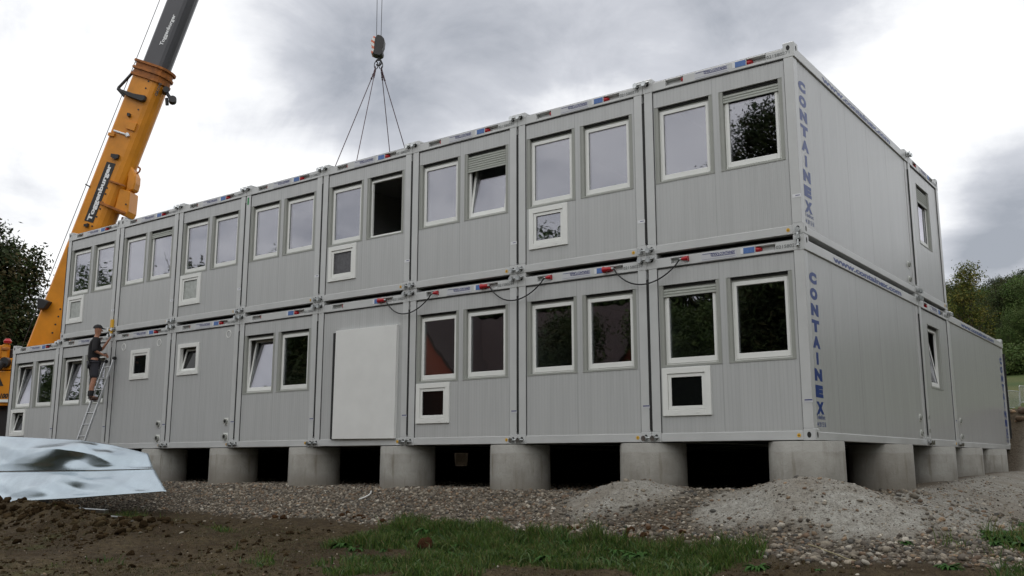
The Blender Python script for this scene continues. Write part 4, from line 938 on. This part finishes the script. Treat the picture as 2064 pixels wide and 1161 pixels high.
mb = MB(); mb.tube(P3(24, 750, 32.2), P3(322, 0, 33.4), .012, n=6); mb.tube(P3(322, 0, 33.4), TIP-Sd*.7+A*.2, .012, n=6); cl_('hoist_rope', mb, M['dark'])
# slewing superstructure and carrier
ux = Vector((-.87, -.49, 0)).normalized(); vx = Vector((ux.y*-1, ux.x, 0)); vx = vx if vx.dot(CAMP-PIV) > 0 else -vx
def cb_(name, u0, u1, v0, v1, z0, z1, m, bevel=.03, parent=None):
    mb = MB(); mb.box(u0, v0, z0, u1, v1, z1); mb.v = [tuple(Vector((PIV.x, PIV.y, 0))+ux*p[0]+vx*p[1]+Vector((0, 0, p[2]))) for p in mb.v]; return cl_(name, mb, m, parent, bevel)
def face(px, py, v=1.2):                     # (u, z) on the superstructure's near side seen at a pixel of the photograph
    d = cf + cr*((px-1032)/1905.36) - cu*((py-580.5)/1905.36); o_ = Vector((PIV.x, PIV.y, 0))+vx*v; q = CAMP+d*((o_-CAMP).dot(vx)/d.dot(vx)); return (q-o_).dot(ux), q.z
def zpx(py): return face(12, py)[1]
def fbox(name, px0, px1, py0, py1, v0, v1, m, bevel=.02, parent=None):
    u1, z1 = face(px0, py0, v1); u0, _ = face(px1, py0, v1); _, z0 = face(px0, py1, v1); return cb_(name, u0, u1, v0, v1, z0, z1, m, bevel, parent)
zt, zb = zpx(722), zpx(806)
cb_('superstructure', -1.1, 3.6, -1.2, 1.2, zpx(746), zt, M['crane'], .03)
cb_('side_cover', -1.1, 3.6, -1.25, 1.25, zb, zpx(748), M['crane'], .03)
cb_('white_stripe', -1.1, 3.4, 1.2505, 1.262, zpx(811), zpx(805), M['pvc'], 0); cb_('lower_sill', -1.1, 3.6, -1.15, 1.19, zpx(817), zb, M['crane'], 0)
cb_('counterweight', 3.6, 5.2, -1.4, 1.4, zb-.1, zt+.2, M['crane'])
fbox('lamp_post', 4, 15, 694, 722, 1.0, 1.18, M['crane']); fbox('pump_housing', -12, 3, 696, 721, .7, 1.15, M['crane']); fbox('valve_block', 16, 26, 704, 721, .6, 1.0, M['dark']); fbox('hose_bracket', 2, 19, 700, 706, 1.19, 1.24, M['rust'])
mb = MB(); u_, z_ = face(15, 692, 1.1); c = Vector((PIV.x, PIV.y, 0))+ux*u_+vx*1.1+Vector((0, 0, z_)); mb.tube(c, c+Vector((0, 0, .07)), .11, .13, n=12); mb.tube(c+Vector((0, 0, .07)), c+Vector((0, 0, .15)), .13, .07, n=12); cl_('beacon', mb, M['red'])
mb = MB(); u_, z_ = face(13, 731, 1.2); c = Vector((PIV.x, PIV.y, 0))+ux*u_+vx*1.2+Vector((0, 0, z_)); mb.tube(c-vx*.1, c+vx*.14, .17, n=16); mb.tube(c+vx*.16, c+vx*.2+ux*.12-Vector((0, 0, .22)), .10, n=10); cl_('hose_reel', mb, M['dark'])
mb = MB(); o_ = Vector((PIV.x, PIV.y, 0))+vx*1.258
u_, z_ = face(-1, 803, 1.258); u2, _ = face(16, 803, 1.258); text(mb, '100', o_+ux*u_+Vector((0, 0, z_)), ux*(u2-u_), Vector((0, 0, .16)), .05, .25)
tri = [face(*p, 1.258) for p in ((-12, 778), (7, 778), (-2, 757))]; mb.add([o_+ux*a_+Vector((0, 0, b2)) for a_, b2 in tri], [(0, 1, 2)]); cl_('body_marks', mb, M['dark'])
gzz = gz(PIV.x, PIV.y)
cb_('turntable', -.9, .9, -.9, .9, gzz+1.5, zpx(817), M['dark'], 0)
car = cb_('carrier', -2.6, 7.5, -1.35, 1.35, gzz+.75, gzz+1.5, M['dark']); cb_('carrier_cab', 6.4, 8.6, -1.35, 1.35, gzz+.5, gzz+2.4, M['crane'], .08)
cb_('deck_plate', -2.6, 6.3, -1.3, 1.38, gzz+1.5, gzz+1.66, M['crane'], 0)
for u in (-1.9, -.5, 1.6, 3.2, 5.4):
    for v_ in (-1.15, 1.15):
        c = Vector((PIV.x, PIV.y, gzz+.66))+ux*u+vx*v_; mb = MB(); mb.tube(c-vx*.2, c+vx*.2, .66, n=24); wl = cl_('wheel', mb, M['tyre']); mb = MB(); mb.tube(c-vx*.21, c+vx*.21, .34, n=18); cl_('rim', mb, M['crane'], wl)
for u in (-2.3, 4.3):
    for s in (-1, 1):
        c = Vector((PIV.x, PIV.y, gzz+.95))+ux*u; mb = MB(); mb.tube(c+vx*s*1.2, c+vx*s*2.9, .12, n=4); mb.tube(c+vx*s*2.9-Vector((0, 0, .92)), c+vx*s*2.9+Vector((0, 0, .2)), .09, n=12); mb.tube(c+vx*s*2.9-Vector((0, 0, 1.0)), c+vx*s*2.9-Vector((0, 0, .9)), .3, n=16); cl_('outrigger', mb, M['crane'])
# hook block, slings, hanging container
AP = P3(763, 128, 35.86); HB = P3(763, 95, 35.86)
hook = thing('hook_block', 'black crane hook block with red and white cheek plate hanging over the roofs', 'crane hook', tuple(HB))
ax = cr.copy(); ay = Vector((0, 0, 1)); az = ax.cross(ay)
hx_ = lambda u, v, h: Vector((0, 0, 0))+ax*u+ay*v+az*h
link('block', MB().prism([(-.06, .40), (.0, .43), (.13, .38), (.22, .28), (.235, .22), (.215, .0), (.165, -.15), (.195, -.26), (.17, -.36), (.08, -.42), (-.12, -.37), (-.20, -.34), (-.15, -.2), (-.13, -.02), (-.14, .2)], -.20, .20, hx_).mesh('block', M['dark'], bevel=.02), hook)
M['stripe'] = mat('warning_stripes', (.75, .72, .70), .5, var=.1); nt = M['stripe'].node_tree; b = nt.nodes['Principled BSDF']; tcn = N(nt, 'ShaderNodeTexCoord'); s3 = N(nt, 'ShaderNodeSeparateXYZ'); nt.links.new(tcn.outputs['Object'], s3.inputs[0])
k_ = math_(nt, 'GREATER_THAN', math_(nt, 'PINGPONG', math_(nt, 'ADD', math_(nt, 'MULTIPLY', s3.outputs[0], .8), s3.outputs[2]), .11), .062); nt.links.new(mix_(nt, k_, (.74, .70, .68), (.62, .17, .10)), b.inputs['Base Color'])
link('cheek_plate', MB().prism([(-.10, .33), (-.16, .36), (-.25, .22), (-.27, .05), (-.23, -.03), (-.24, -.12), (-.20, -.16), (-.24, -.24), (-.25, -.33), (-.19, -.35), (-.14, -.2), (-.13, .1)], -.16, .22, hx_).mesh('cheek_plate', M['stripe'], bevel=.01), hook)
mb = MB(); pts = [hx_(.02+.10*math.sin(a), -.62-.12*math.cos(a), 0) for a in [k*.45 for k in range(-2, 11)]]; mb.tube(hx_(.02, -.36, 0), hx_(.02, -.55, 0), .035, n=10); mb.sweep(pts, .036)
link('hook', mb.mesh('hook', M['dark']), hook)
ropes = MB()
for dx_ in (-.085, .085): ropes.tube(Vector((0, 0, .38))+ax*dx_, (TIP-HB)+ax*(dx_*2.2)+Sd*.45, .011, n=6)
link('hoist_rope', ropes.mesh('hoist_rope', M['dark']), hook)
LC = Vector((AP.x, AP.y, 0)); ztop = H+.22+H
t = thing('rope_sling', 'four-legged steel lifting sling with ring and reddish chain shorteners under the hook', 'sling', tuple(AP))
rg = MB()
for s in (-1, 1):
    pts = [Vector((0, 0, -.02))+ax*(s*.09+.07*math.cos(a))+Vector((0, 0, .15*math.sin(a)-.05)) for a in [k*math.pi/7 for k in range(15)]]; rg.sweep(pts, .018)
link('ring', rg.mesh('ring', M['dark']), t)
for sx_ in (-1, 1):
    for sy_ in (-1, 1):
        c = Vector((sx_*(CW/2-.08), sy_*(CL/2-.08), ztop-AP.z)); st_ = ax*(.11*(1 if c.dot(ax) > 0 else -1))+Vector((0, 0, -.22))
        d = (c-st_).normalized(); link('rope_leg', MB().tube(st_+d*.1, c, .016, n=6).mesh('rope_leg', M['chain']), t)
        mb = MB()
        for k in range(5):
            p = st_+d*(.02+k*.085+(.05 if sx_*sy_ > 0 else 0)); e = Vector((0, 0, 1)).cross(d).normalized() if k % 2 else d.cross(Vector((1, 0, 0))).normalized()
            mb.tube(p-e*.022, p+d*.07-e*.02, .018, n=6); mb.tube(p+e*.022, p+d*.07+e*.02, .018, n=6)
        mb.tube(st_+Vector((0, 0, .1)), st_+d*.2, .02, n=6); link('chain', mb.mesh('chain', M['chain']), t)
t = thing('office_container', 'grey container hanging from the crane sling, hidden behind the upper row', 'office container', (LC.x+CW/2, LC.y+CL/2, H+.22), R(180))
for nm, me in (('frame', frame_me), ('roof', roof_me), ('floor', floor_me), ('side_wall', left_me), ('side_wall', right_me), ('rear_wall', back_me), ('front_wall', cached(('w', ()), lambda: wall_me(())))): link(nm, me, t)

# ------------------------------------------------------------------ ladder and worker
M['alu'] = mat('aluminium', (.60, .61, .62), .38, 1, var=.15, vscale=20)
lad = thing('ladder', 'aluminium ladder leaning against the joint of the lower containers', 'ladder', (-17.0, -.05, 2.15))
def ly(z): return -(2.15-z)*.293-.0
zg = gz(-17, -.98)
for s in (-1, 1):
    mb = MB(); x = s*.165; top = 0.0 if s > 0 else -.06
    a = Vector((x, ly(2.15+top), top)); b_ = Vector((x, ly(zg), zg-2.15)); mb.prism([(-.012, -.032), (.012, -.032), (.012, .032), (-.012, .032)], 0, 1, lambda u, v, h: a+(b_-a)*h+Vector((u, v*.96, v*.28))); link('rail', mb.mesh('rail', M['alu'], bevel=.003), lad)
    mb = MB(); mb.tube(a-Vector((.03, 0, -.0)), a+Vector((.03, 0, .0)), .045, n=10); link('end_cap', mb.mesh('end_cap', M['black']), lad)
z = 1.94
while z > zg+.2:
    link('rung', MB().tube((-.165, ly(z), z-2.15), (.165, ly(z), z-2.15), .017, n=8).mesh('rung', M['alu']), lad); z -= .275

def skin(name, V, E, Rr, m, parent, sub=2, smooth=True):
    me = bpy.data.meshes.new(name); me.from_pydata([tuple(v) for v in V], E, []); o = bpy.data.objects.new(name, me); COL.objects.link(o)
    md = o.modifiers.new('s', 'SKIN'); md.use_smooth_shade = smooth
    for i, r_ in enumerate(Rr): me.skin_vertices[0].data[i].radius = (r_, r_) if not isinstance(r_, tuple) else r_
    me.skin_vertices[0].data[0].use_root = True
    s2 = o.modifiers.new('u', 'SUBSURF'); s2.levels = sub; s2.render_levels = sub
    dg = bpy.context.evaluated_depsgraph_get(); dg.update(); nm = bpy.data.meshes.new_from_object(o.evaluated_get(dg)); bpy.data.objects.remove(o)
    nm.name = name; nm.materials.clear(); nm.materials.append(m); return link(name, nm, parent) if parent else nm
M['skin'] = mat('skin', (.42, .20, .125), .5, var=.1, vscale=15); M['tshirt'] = mat('black_shirt', (.012, .011, .013), .85); M['shorts'] = mat('dark_shorts', (.035, .035, .045), .85)
M['cap'] = mat('dark_cap', (.018, .018, .02), .8); M['shoe'] = mat('brown_work_shoe', (.09, .045, .03), .7, var=.4, vscale=25); M['sock'] = mat('dark_sock', (.02, .02, .022), .9); M['shirtprint'] = mat('red_shirt_print', (.16, .02, .03), .8)
fw = Vector((.35, .94, 0)).normalized(); rt_ = Vector((fw.y, -fw.x, 0))
def L3(p): return fw*p[0]+rt_*p[1]+Vector((0, 0, p[2]))
zf = 1.94-.275*3+.017      # the rung he stands on
man_o = Vector((-17.0, ly(zf)-.05-.12, zf))
body_v = [(0, 0, .93), (-.01, 0, 1.08), (-.01, 0, 1.24), (0, 0, 1.38), (.015, 0, 1.47), (.03, 0, 1.53), (.045, 0, 1.60), (.04, 0, 1.69), (.035, 0, 1.755),
          (-.01, .17, 1.41), (-.05, .25, 1.15), (.17, .16, 1.065), (.235, .12, 1.055),
          (.0, -.17, 1.41), (.18, -.25, 1.20), (.30, -.17, 1.42), (.33, -.15, 1.49),
          (0, .095, .86), (.03, .10, .50), (-.01, .09, .30), (-.02, .085, .09), (.11, .09, .045),
          (0, -.095, .86), (.04, -.10, .50), (.0, -.09, .30), (-.01, -.085, .09), (.12, -.09, .045)]
body_e = [(0, 1), (1, 2), (2, 3), (3, 4), (4, 5), (5, 6), (6, 7), (7, 8), (3, 9), (9, 10), (10, 11), (11, 12), (3, 13), (13, 14), (14, 15), (15, 16), (0, 17), (17, 18), (18, 19), (19, 20), (20, 21), (0, 22), (22, 23), (23, 24), (24, 25), (25, 26)]
body_r = [.115, .11, .115, .11, .06, .052, .075, .095, .065, .055, .042, .027, .030, .055, .042, .027, .030, .085, .056, .055, .034, .035, .085, .056, .055, .034, .035]
man = skin('person', [L3(p) for p in body_v], body_e, body_r, M['skin'], None)
# face and fingers joined into the same body mesh
ex = MB(); me0 = man; ex.v = [tuple(v.co) for v in me0.vertices]; ex.f = [tuple(p.vertices) for p in me0.polygons]; ex.sm = [True]*len(ex.f)
ex.tube(L3((.115, 0, 1.685)), L3((.150, 0, 1.640)), .010, .016, n=8); ex.tube(L3((.115, -.022, 1.605)), L3((.115, .022, 1.605)), .008, n=6)
for s in (-1, 1): ex.tube(L3((.03, s*.088, 1.70)), L3((.035, s*.092, 1.64)), .016, .010, n=8); ex.tube(L3((.112, s*.032, 1.678)), L3((.120, s*.032, 1.678)), .009, n=8)
for base, dr, up_ in (((.245, .115, 1.055), (.8, -.5, -.15), (0, .1, 1)), ((.335, -.15, 1.50), (.3, .35, .75), (.3, 1, 0))):
    d = L3(dr).normalized(); u_ = (L3(up_)-d*L3(up_).dot(d)).normalized(); c = L3(base)
    for k, ln in zip((-1.5, -.5, .5, 1.5), (.060, .072, .068, .052)):
        p = c+u_*k*.017; q_ = p+d*ln*.55; r2 = q_+(d+L3((0, .4, -.6))*.9).normalized()*ln*.5; ex.path([p, q_, r2], .0085, n=6)
    sd_ = d.cross(u_); p = c+u_*.02-d*.03; ex.path([p, p+(u_*.7+d*.6).normalized()*.035, p+(u_*.5+d*1.2).normalized()*.06], .0095, n=6)
person = tag(link('person', ex.mesh('person', M['skin']), None, tuple(man_o)), 'man in black shirt, dark shorts and cap standing on the ladder, reaching to the clamp', 'person')
skin('shirt', [L3(p) for p in [(0, 0, .86), (-.01, 0, 1.06), (-.01, 0, 1.24), (0, 0, 1.38), (.01, 0, 1.46), (-.01, .17, 1.415), (-.05, .25, 1.16), (-.03, .245, 1.13), (.0, -.17, 1.415), (.16, -.24, 1.23), (.18, -.245, 1.21)]], [(0, 1), (1, 2), (2, 3), (3, 4), (3, 5), (5, 6), (6, 7), (3, 8), (8, 9), (9, 10)],
     [.150, .145, .148, .138, .075, .082, .066, .064, .082, .064, .062], M['tshirt'], person)
skin('shorts', [L3(p) for p in [(0, 0, .93), (0, .095, .84), (.025, .10, .62), (.03, .10, .50), (0, -.095, .84), (.03, -.10, .62), (.04, -.10, .51)]], [(0, 1), (1, 2), (2, 3), (0, 4), (4, 5), (5, 6)], [.135, .112, .095, .090, .112, .095, .090], M['shorts'], person)
mb = MB(); mb.prism([(-.13, .80), (.10, .80), (.12, .93), (-.13, .95)], .10, .165, lambda u, v, h: L3((u, h, v))); link('tool_belt', mb.mesh('tool_belt', M['sock'], bevel=.01), person)
for s in (-1, 1):
    skin('shoe', [L3(p) for p in [(-.055, s*.09, .045), (.04, s*.09, .045), (.155, s*.095, .035), (-.02, s*.088, .10)]], [(0, 1), (1, 2), (0, 3)], [.046, .050, .042, .048], M['shoe'], person)
    link('sock', MB().tube(L3((-.02, s*.087, .10)), L3((-.005, s*.09, .22)), .050, .058, n=12).mesh('sock', M['sock']), person)
n = 16; vs = []; c = Vector((.035, 0, 1.70))
for j in range(6):
    a = j/5*math.pi/2
    for k in range(n): t_ = 2*math.pi*k/n; vs.append(L3((c.x+.112*math.cos(a)*math.cos(t_), .096*math.cos(a)*math.sin(t_), c.z+.095*math.sin(a)+.012)))
mb = MB(); mb.add(vs, [(j*n+k, j*n+(k+1) % n, (j+1)*n+(k+1) % n, (j+1)*n+k) for j in range(5) for k in range(n)], True)
mb.prism([(.11, -.07), (.18, -.06), (.215, 0), (.18, .06), (.11, .07), (.06, .08), (.06, -.08)], 0, .012, lambda u, v, h: L3((u, v, 1.712+h-.12*(u-.1)))); link('cap', mb.mesh('cap', M['cap']), person)
mb = MB(); 
for k in range(4): mb.box(-.012, -.06+.0, 1.30+.03*k, .012, .06, 1.312+.03*k)
mb.v = [tuple(L3((-.005+p[1]*.6, .235, p[2]-.05))) for p in mb.v]; link('shirt_print', mb.mesh('shirt_print', M['shirtprint']), person)
# ------------------------------------------------------------------ trees
M['leaf'] = leafmat('tree_leaves', .14); M['leaf'].node_tree.nodes['Principled BSDF'].inputs['Roughness'].default_value = .75; M['leaf'].node_tree.nodes['Principled BSDF'].inputs['Specular IOR Level'].default_value = .15
M['bark'] = mat('bark', (.085, .065, .05), .9, var=.4, vscale=6, bump=.5, bscale=14)
def crown_mesh(seed, n, lobes, leaf, pal, squash=1., gap=.0):
    rs = np.random.RandomState(seed); P_, Nn = [], []
    wsum = np.array([l[3]**2 for l in lobes]); cnt = (n*wsum/wsum.sum()).astype(int)
    for (lx, ly_, lz, lr), k in zip(lobes, cnt):
        d = rs.normal(size=(k, 3)); d /= np.linalg.norm(d, axis=1, keepdims=True)
        r_ = lr*(1-np.abs(rs.normal(0, .22, k))).clip(.15, 1.08)
        lump = 1+.28*np.sin(d[:, 0]*5+lx*3+seed)*np.sin(d[:, 1]*6+ly_*2)*np.sin(d[:, 2]*5+lz)
        P_.append(np.array([lx, ly_, lz])+d*(r_*lump)[:, None]*np.array([1, 1, squash])); Nn.append(d)
    P_ = np.concatenate(P_); Nn = np.concatenate(Nn); k = len(P_)
    # clump: snap groups of leaves to twig centres
    tw = rs.choice(k, max(8, k//14)); idx = rs.randint(0, len(tw), k); c = P_[tw][idx]; near = c+rs.normal(0, leaf*1.9, (k, 3)); P_ = near; Nn = Nn[tw][idx]
    nrm = Nn*.6+rs.normal(0, .6, (k, 3))+np.array([0, 0, .5]); nrm /= np.linalg.norm(nrm, axis=1, keepdims=True)
    t1 = np.cross(nrm, rs.normal(size=(k, 3))); t1 /= np.linalg.norm(t1, axis=1, keepdims=True); t2 = np.cross(nrm, t1)
    s = leaf*rs.uniform(.6, 1.3, (k, 1)); V = np.stack([P_-t1*s*.9, P_-t2*s*.45, P_+t1*s*.9, P_+t2*s*.45], 1).reshape(-1, 3)
    F_ = (np.arange(k)*4)[:, None]+np.arange(4)[None]
    tone = rs.uniform(.7, 1.3, len(tw))[idx][:, None]; pi = rs.randint(0, len(pal), len(tw))[idx]
    C_ = np.array(pal)[pi]*tone*rs.uniform(.8, 1.2, (k, 1))
    return np_mesh('crown', V, F_, M['leaf'], False, np.repeat(C_, 4, 0))
def lobes_for(seed, R_, h0, h1, n, R_top=.5):
    rs = np.random.RandomState(seed+100); out = []
    for i in range(n):
        t_ = (i+.5)/n; z = h0+(h1-h0)*t_; rr = R_*(math.sin(math.pi*min(.98, .18+.74*t_))**.7); a = rs.rand()*6.28; q = rs.uniform(.25, .72)*rr
        out.append((q*math.cos(a), q*math.sin(a), z, rs.uniform(.30, .48)*R_))
    out.append((0, 0, h1-.25*R_, R_*.42)); out.append((0, 0, (h0+h1)/2, R_*.6)); return out
def trunk_mesh(seed, lobes, h0, r0):
    rs = np.random.RandomState(seed); mb = MB(); mb.tube((0, 0, -.6), (0, 0, h0*.9), r0, r0*.72, n=10); top = (0, 0, h0*.9)
    for lx, ly_, lz, lr in lobes:
        m_ = (lx*.4+rs.normal(0, .1), ly_*.4+rs.normal(0, .1), h0*.9+(lz-h0*.9)*.5); mb.tube(top, m_, r0*.45, r0*.3, n=6); mb.tube(m_, (lx, ly_, lz), r0*.3, r0*.08, n=6)
        for k in range(3):
            e = (lx+rs.normal(0, lr*.5), ly_+rs.normal(0, lr*.5), lz+rs.normal(0, lr*.5)); mb.tube((m_[0]*.3+lx*.7, m_[1]*.3+ly_*.7, m_[2]*.3+lz*.7), e, r0*.12, r0*.04, n=4)
    return mb.mesh('trunk', M['bark'])
DK = [(.028, .050, .012), (.040, .066, .016), (.055, .080, .020), (.06, .06, .018)]
MD = [(.06, .115, .022), (.08, .13, .03), (.065, .10, .025), (.10, .14, .035)]
YL = [(.14, .145, .022), (.10, .125, .022), (.18, .155, .03), (.065, .095, .02)]
AU = [(.030, .052, .012), (.045, .070, .015), (.075, .06, .018), (.025, .042, .010)]
def proto(seed, R_, h0, h1, nl, n, leaf, pal, r0):
    lb = lobes_for(seed, R_, h0, h1, nl); return crown_mesh(seed, n, lb, leaf, pal), trunk_mesh(seed, lb, h0, r0)
def put_tree(pr, x, y, lab, group, s=1., rz=0., cat='tree', name='tree', dz=0):
    t = thing(name, lab, cat, (x, y, gz(x, y)+dz), rz, group); t.scale = (s, s, s)
    link('crown', pr[0], t); link('trunk', pr[1], t); return t
pA = proto(1, 4.9, 2.0, 12.0, 17, 120000, .125, AU, .35)
pB = proto(2, 3.6, .6, 7.6, 14, 45000, .13, DK, .25)
pY = proto(5, 1.75, 3.3, 8.0, 11, 7000, .085, YL, .13)
pC = proto(3, 4.2, .8, 9.6, 14, 42000, .115, DK, .3)
pD = proto(4, 4.4, .8, 9.0, 14, 42000, .115, MD, .3)
q = P3(-40, 600, 45); put_tree(pA, q.x, q.y, 'big dark tree with autumn-tinged crown at the left picture edge', 'dark trees left of the building', .96)
q = P3(50, 600, 55); put_tree(pB, q.x, q.y, 'lower dark tree behind the crane body, right of the big left tree', 'dark trees left of the building', 1.15, 1)
q = P3(-20, 600, 60); put_tree(pB, q.x, q.y, 'dark tree filling the gap behind the big left tree', 'dark trees left of the building', 1.25, 2)
q = P3(118, 600, 62); put_tree(pB, q.x, q.y, 'dark tree behind the foot of the crane boom', 'dark trees left of the building', .80, 3)
q = P3(1953, 600, 62); put_tree(pY, q.x, q.y, 'yellow-green young tree standing above the flat far container', None, 1.03, .4)
WT = [(1925, 96, 0, .82, 'dark tree on the hill just left of the yellow-green tree'), (1985, 104, 1, .80, 'dark green tree on the hill right behind the yellow-green tree'), (2012, 92, 0, .74, 'round-topped dark tree on the hill, middle of the right edge group'), (2046, 100, 0, .86, 'tall dark hill tree near the right picture edge'),
      (2075, 90, 1, .85, 'brighter green hill tree cut by the right picture edge'), (1955, 118, 1, .9, 'hill tree farther back behind the yellow-green tree'), (2030, 122, 0, .95, 'far hill tree showing between nearer crowns'), (1905, 112, 0, .9, 'hill tree peeping past the upper corridor container'), (2095, 116, 0, 1., 'far hill tree outside the right edge group'), (1975, 88, 0, .62, 'low dark tree at the wood edge behind the far container roof'), (2060, 84, 1, .55, 'low bright green tree at the wood edge, right')]
for px, dep, k, s, lab in WT:
    q = P3(px, 600, dep); put_tree((pC, pD)[k], q.x, q.y, lab, 'trees of the wood on the right-hand hill', s, px*.1)
lb = [(0, 0, .9, 1.0), (.9, .2, .7, .8), (-.9, -.1, .75, .85), (.1, .3, 1.2, .7)]
bu = (crown_mesh(9, 4500, lb, .11, MD), trunk_mesh(9, lb, .3, .06))
for px, dep, s, lab in [(2015, 80, 1.0, 'green bush at the top of the meadow, left of the group'), (2036, 80, 1.25, 'second green bush above the meadow'), (2058, 79, 1.15, 'third green bush above the meadow'), (2080, 80, 1.3, 'green bush above the meadow at the picture edge')]:
    q = P3(px, 700, dep); put_tree(bu, q.x, q.y, lab, 'bushes along the top of the meadow', s, px, 'bush', 'bush')
# crowd barriers beyond the spoil bank
bm_ = MB(); bm_.path([(0, 0, .12), (0, 0, 1.05), (.06, 0, 1.1), (2.14, 0, 1.1), (2.2, 0, 1.05), (2.2, 0, .12)], .02); bm_.tube((0, 0, .2), (2.2, 0, .2), .018, n=8)
bars = MB()
for k in range(1, 18): bars.tube((k*.122, 0, .2), (k*.122, 0, 1.1), .0085, n=6)
ft = MB()
for x in (.3, 1.9): ft.sweep([(x, -.3+.6*k/10, .02+.2*math.sin(math.pi*k/10)) for k in range(11)], .018)
bar3 = (bm_.mesh('frame', M['zinc']), bars.mesh('bars', M['zinc']), ft.mesh('foot', M['zinc']))
a = P3(2018, 822, 50); b_ = P3(2075, 822, 52); dr = (b_-a); dr.z = 0; dr.normalize()
for k, lab in enumerate(('grey crowd barrier nearest the far container', 'second grey crowd barrier, at the right picture edge', 'third grey crowd barrier beyond the edge')):
    p = a+dr*2.3*k; t = thing('crowd_barrier', lab, 'barrier', (p.x, p.y, gz(p.x, p.y)), math.atan2(dr.y, dr.x), 'crowd barriers below the meadow')
    for nm, me in zip(('frame', 'bars', 'foot'), bar3): link(nm, me, t)

# ------------------------------------------------------------------ behind the camera: what the windows mirror
rtrees = [(-7.3, -20, 0), (-14.5, -25, 1), (-3.5, -24, 0), (1.5, -21, 1), (6, -24, 0), (-31.5, -25, 1), (-38, -27, 0), (-46, -29, 1), (-54, -27, 0), (-62, -25, 1), (-70, -20, 0), (-12, -31, 0), (12, -22, 1), (-28.8, -20, 0), (-17, -19.5, 0), (-21, -37, 0), (-28, -38, 1), (-14, -36, 0), (-35, -36, 0), (-41, -36, 1)]
pT = proto(7, 2.5, 4.0, 14.2, 14, 30000, .085, DK, .3)
put_tree(pT, -8.0, -19.5, 'tall dark tree mirrored in the windows nearest the corner', None, 1.0)
for i, (x, y, k) in enumerate(rtrees):
    put_tree((pC, pD)[k], x, y, 'dark leafy tree mirrored in the container windows', 'trees mirrored in the windows', (.72 if y > -20.5 and x < -10 else 1.6 if y < -34 else .86 if x > -20 else 1.05 if x > -34 else 1.26 if x > -43 else 1.5), i*1.3)
for i, (x, y, k) in enumerate([(15, -6, 0), (17, 1, 1), (16, 8, 0), (18, 15, 1), (17, 23, 0), (19, 32, 1), (22, 42, 0), (27, 55, 0), (32, 70, 1), (40, 84, 0), (20, 88, 1), (8, 96, 0)]):  # unseen tree row, added to darken the side wall and its reflection
    put_tree((pC, pD)[k], x, y, 'unseen leafy tree added off to the right to darken the shiny side wall', 'trees added beyond the right edge', 1.1 if y < 40 else 1.3, i*1.1)
M['brick'] = mat('red_render_wall', (.34, .085, .045), .9, var=.15); M['tiles'] = mat('brown_roof_tiles', (.05, .03, .025), .8, var=.3, bump=.5, bscale=12)
hx0, hy0 = -23.5, -27; hz = gz(hx0, hy0)
t = thing('red_house', 'red rendered house with brown tiled roof mirrored in the lower windows', 'house', (hx0, hy0, hz))
mb = MB(); mb.box(-6, -4, -1, 6, 4, 4.2); mb.prism([(-4, 4.2), (4, 4.2), (0, 8.8)], -6, 6, lambda u, v, h: (h, u, v)); mb.prism([(-8, 4.2), (0, 4.2), (-4, 9.0)], 3.5, 5.2, lambda u, v, h: (u, h, v)); mb.box(-8, 3.5, -1, 0, 5.2, 4.2); link('wall', mb.mesh('wall', M['brick']), t)
mb = MB()
for s in (-1, 1): mb.prism([(s*4.5, 3.75), (0, 8.95), (0, 9.15), (s*4.6, 3.95)], -6.4, 6.4, lambda u, v, h: (h, u, v))
for s in (-1, 1): mb.prism([(-4+s*4.4, 3.80), (-4, 9.1), (-4, 9.3), (-4+s*4.5, 3.95)], 0, 5.5, lambda u, v, h: (u, h, v))
link('roof', mb.mesh('roof', M['tiles']), t)
mb = MB(); mb.prism([(2.1, 6.63), (3.2, 5.36), (3.24, 5.44), (2.14, 6.71)], 1.2, 2.1, lambda u, v, h: (h, u, v)); link('skylight', mb.mesh('skylight', M['pvc']), t)
mb = MB(); mb.box(-.2, 4.0, .3, .9, 4.06, 2.6); mb.box(2.5, 4.0, .8, 3.7, 4.06, 2.4); link('window', mb.mesh('window', M['pvc']), t)
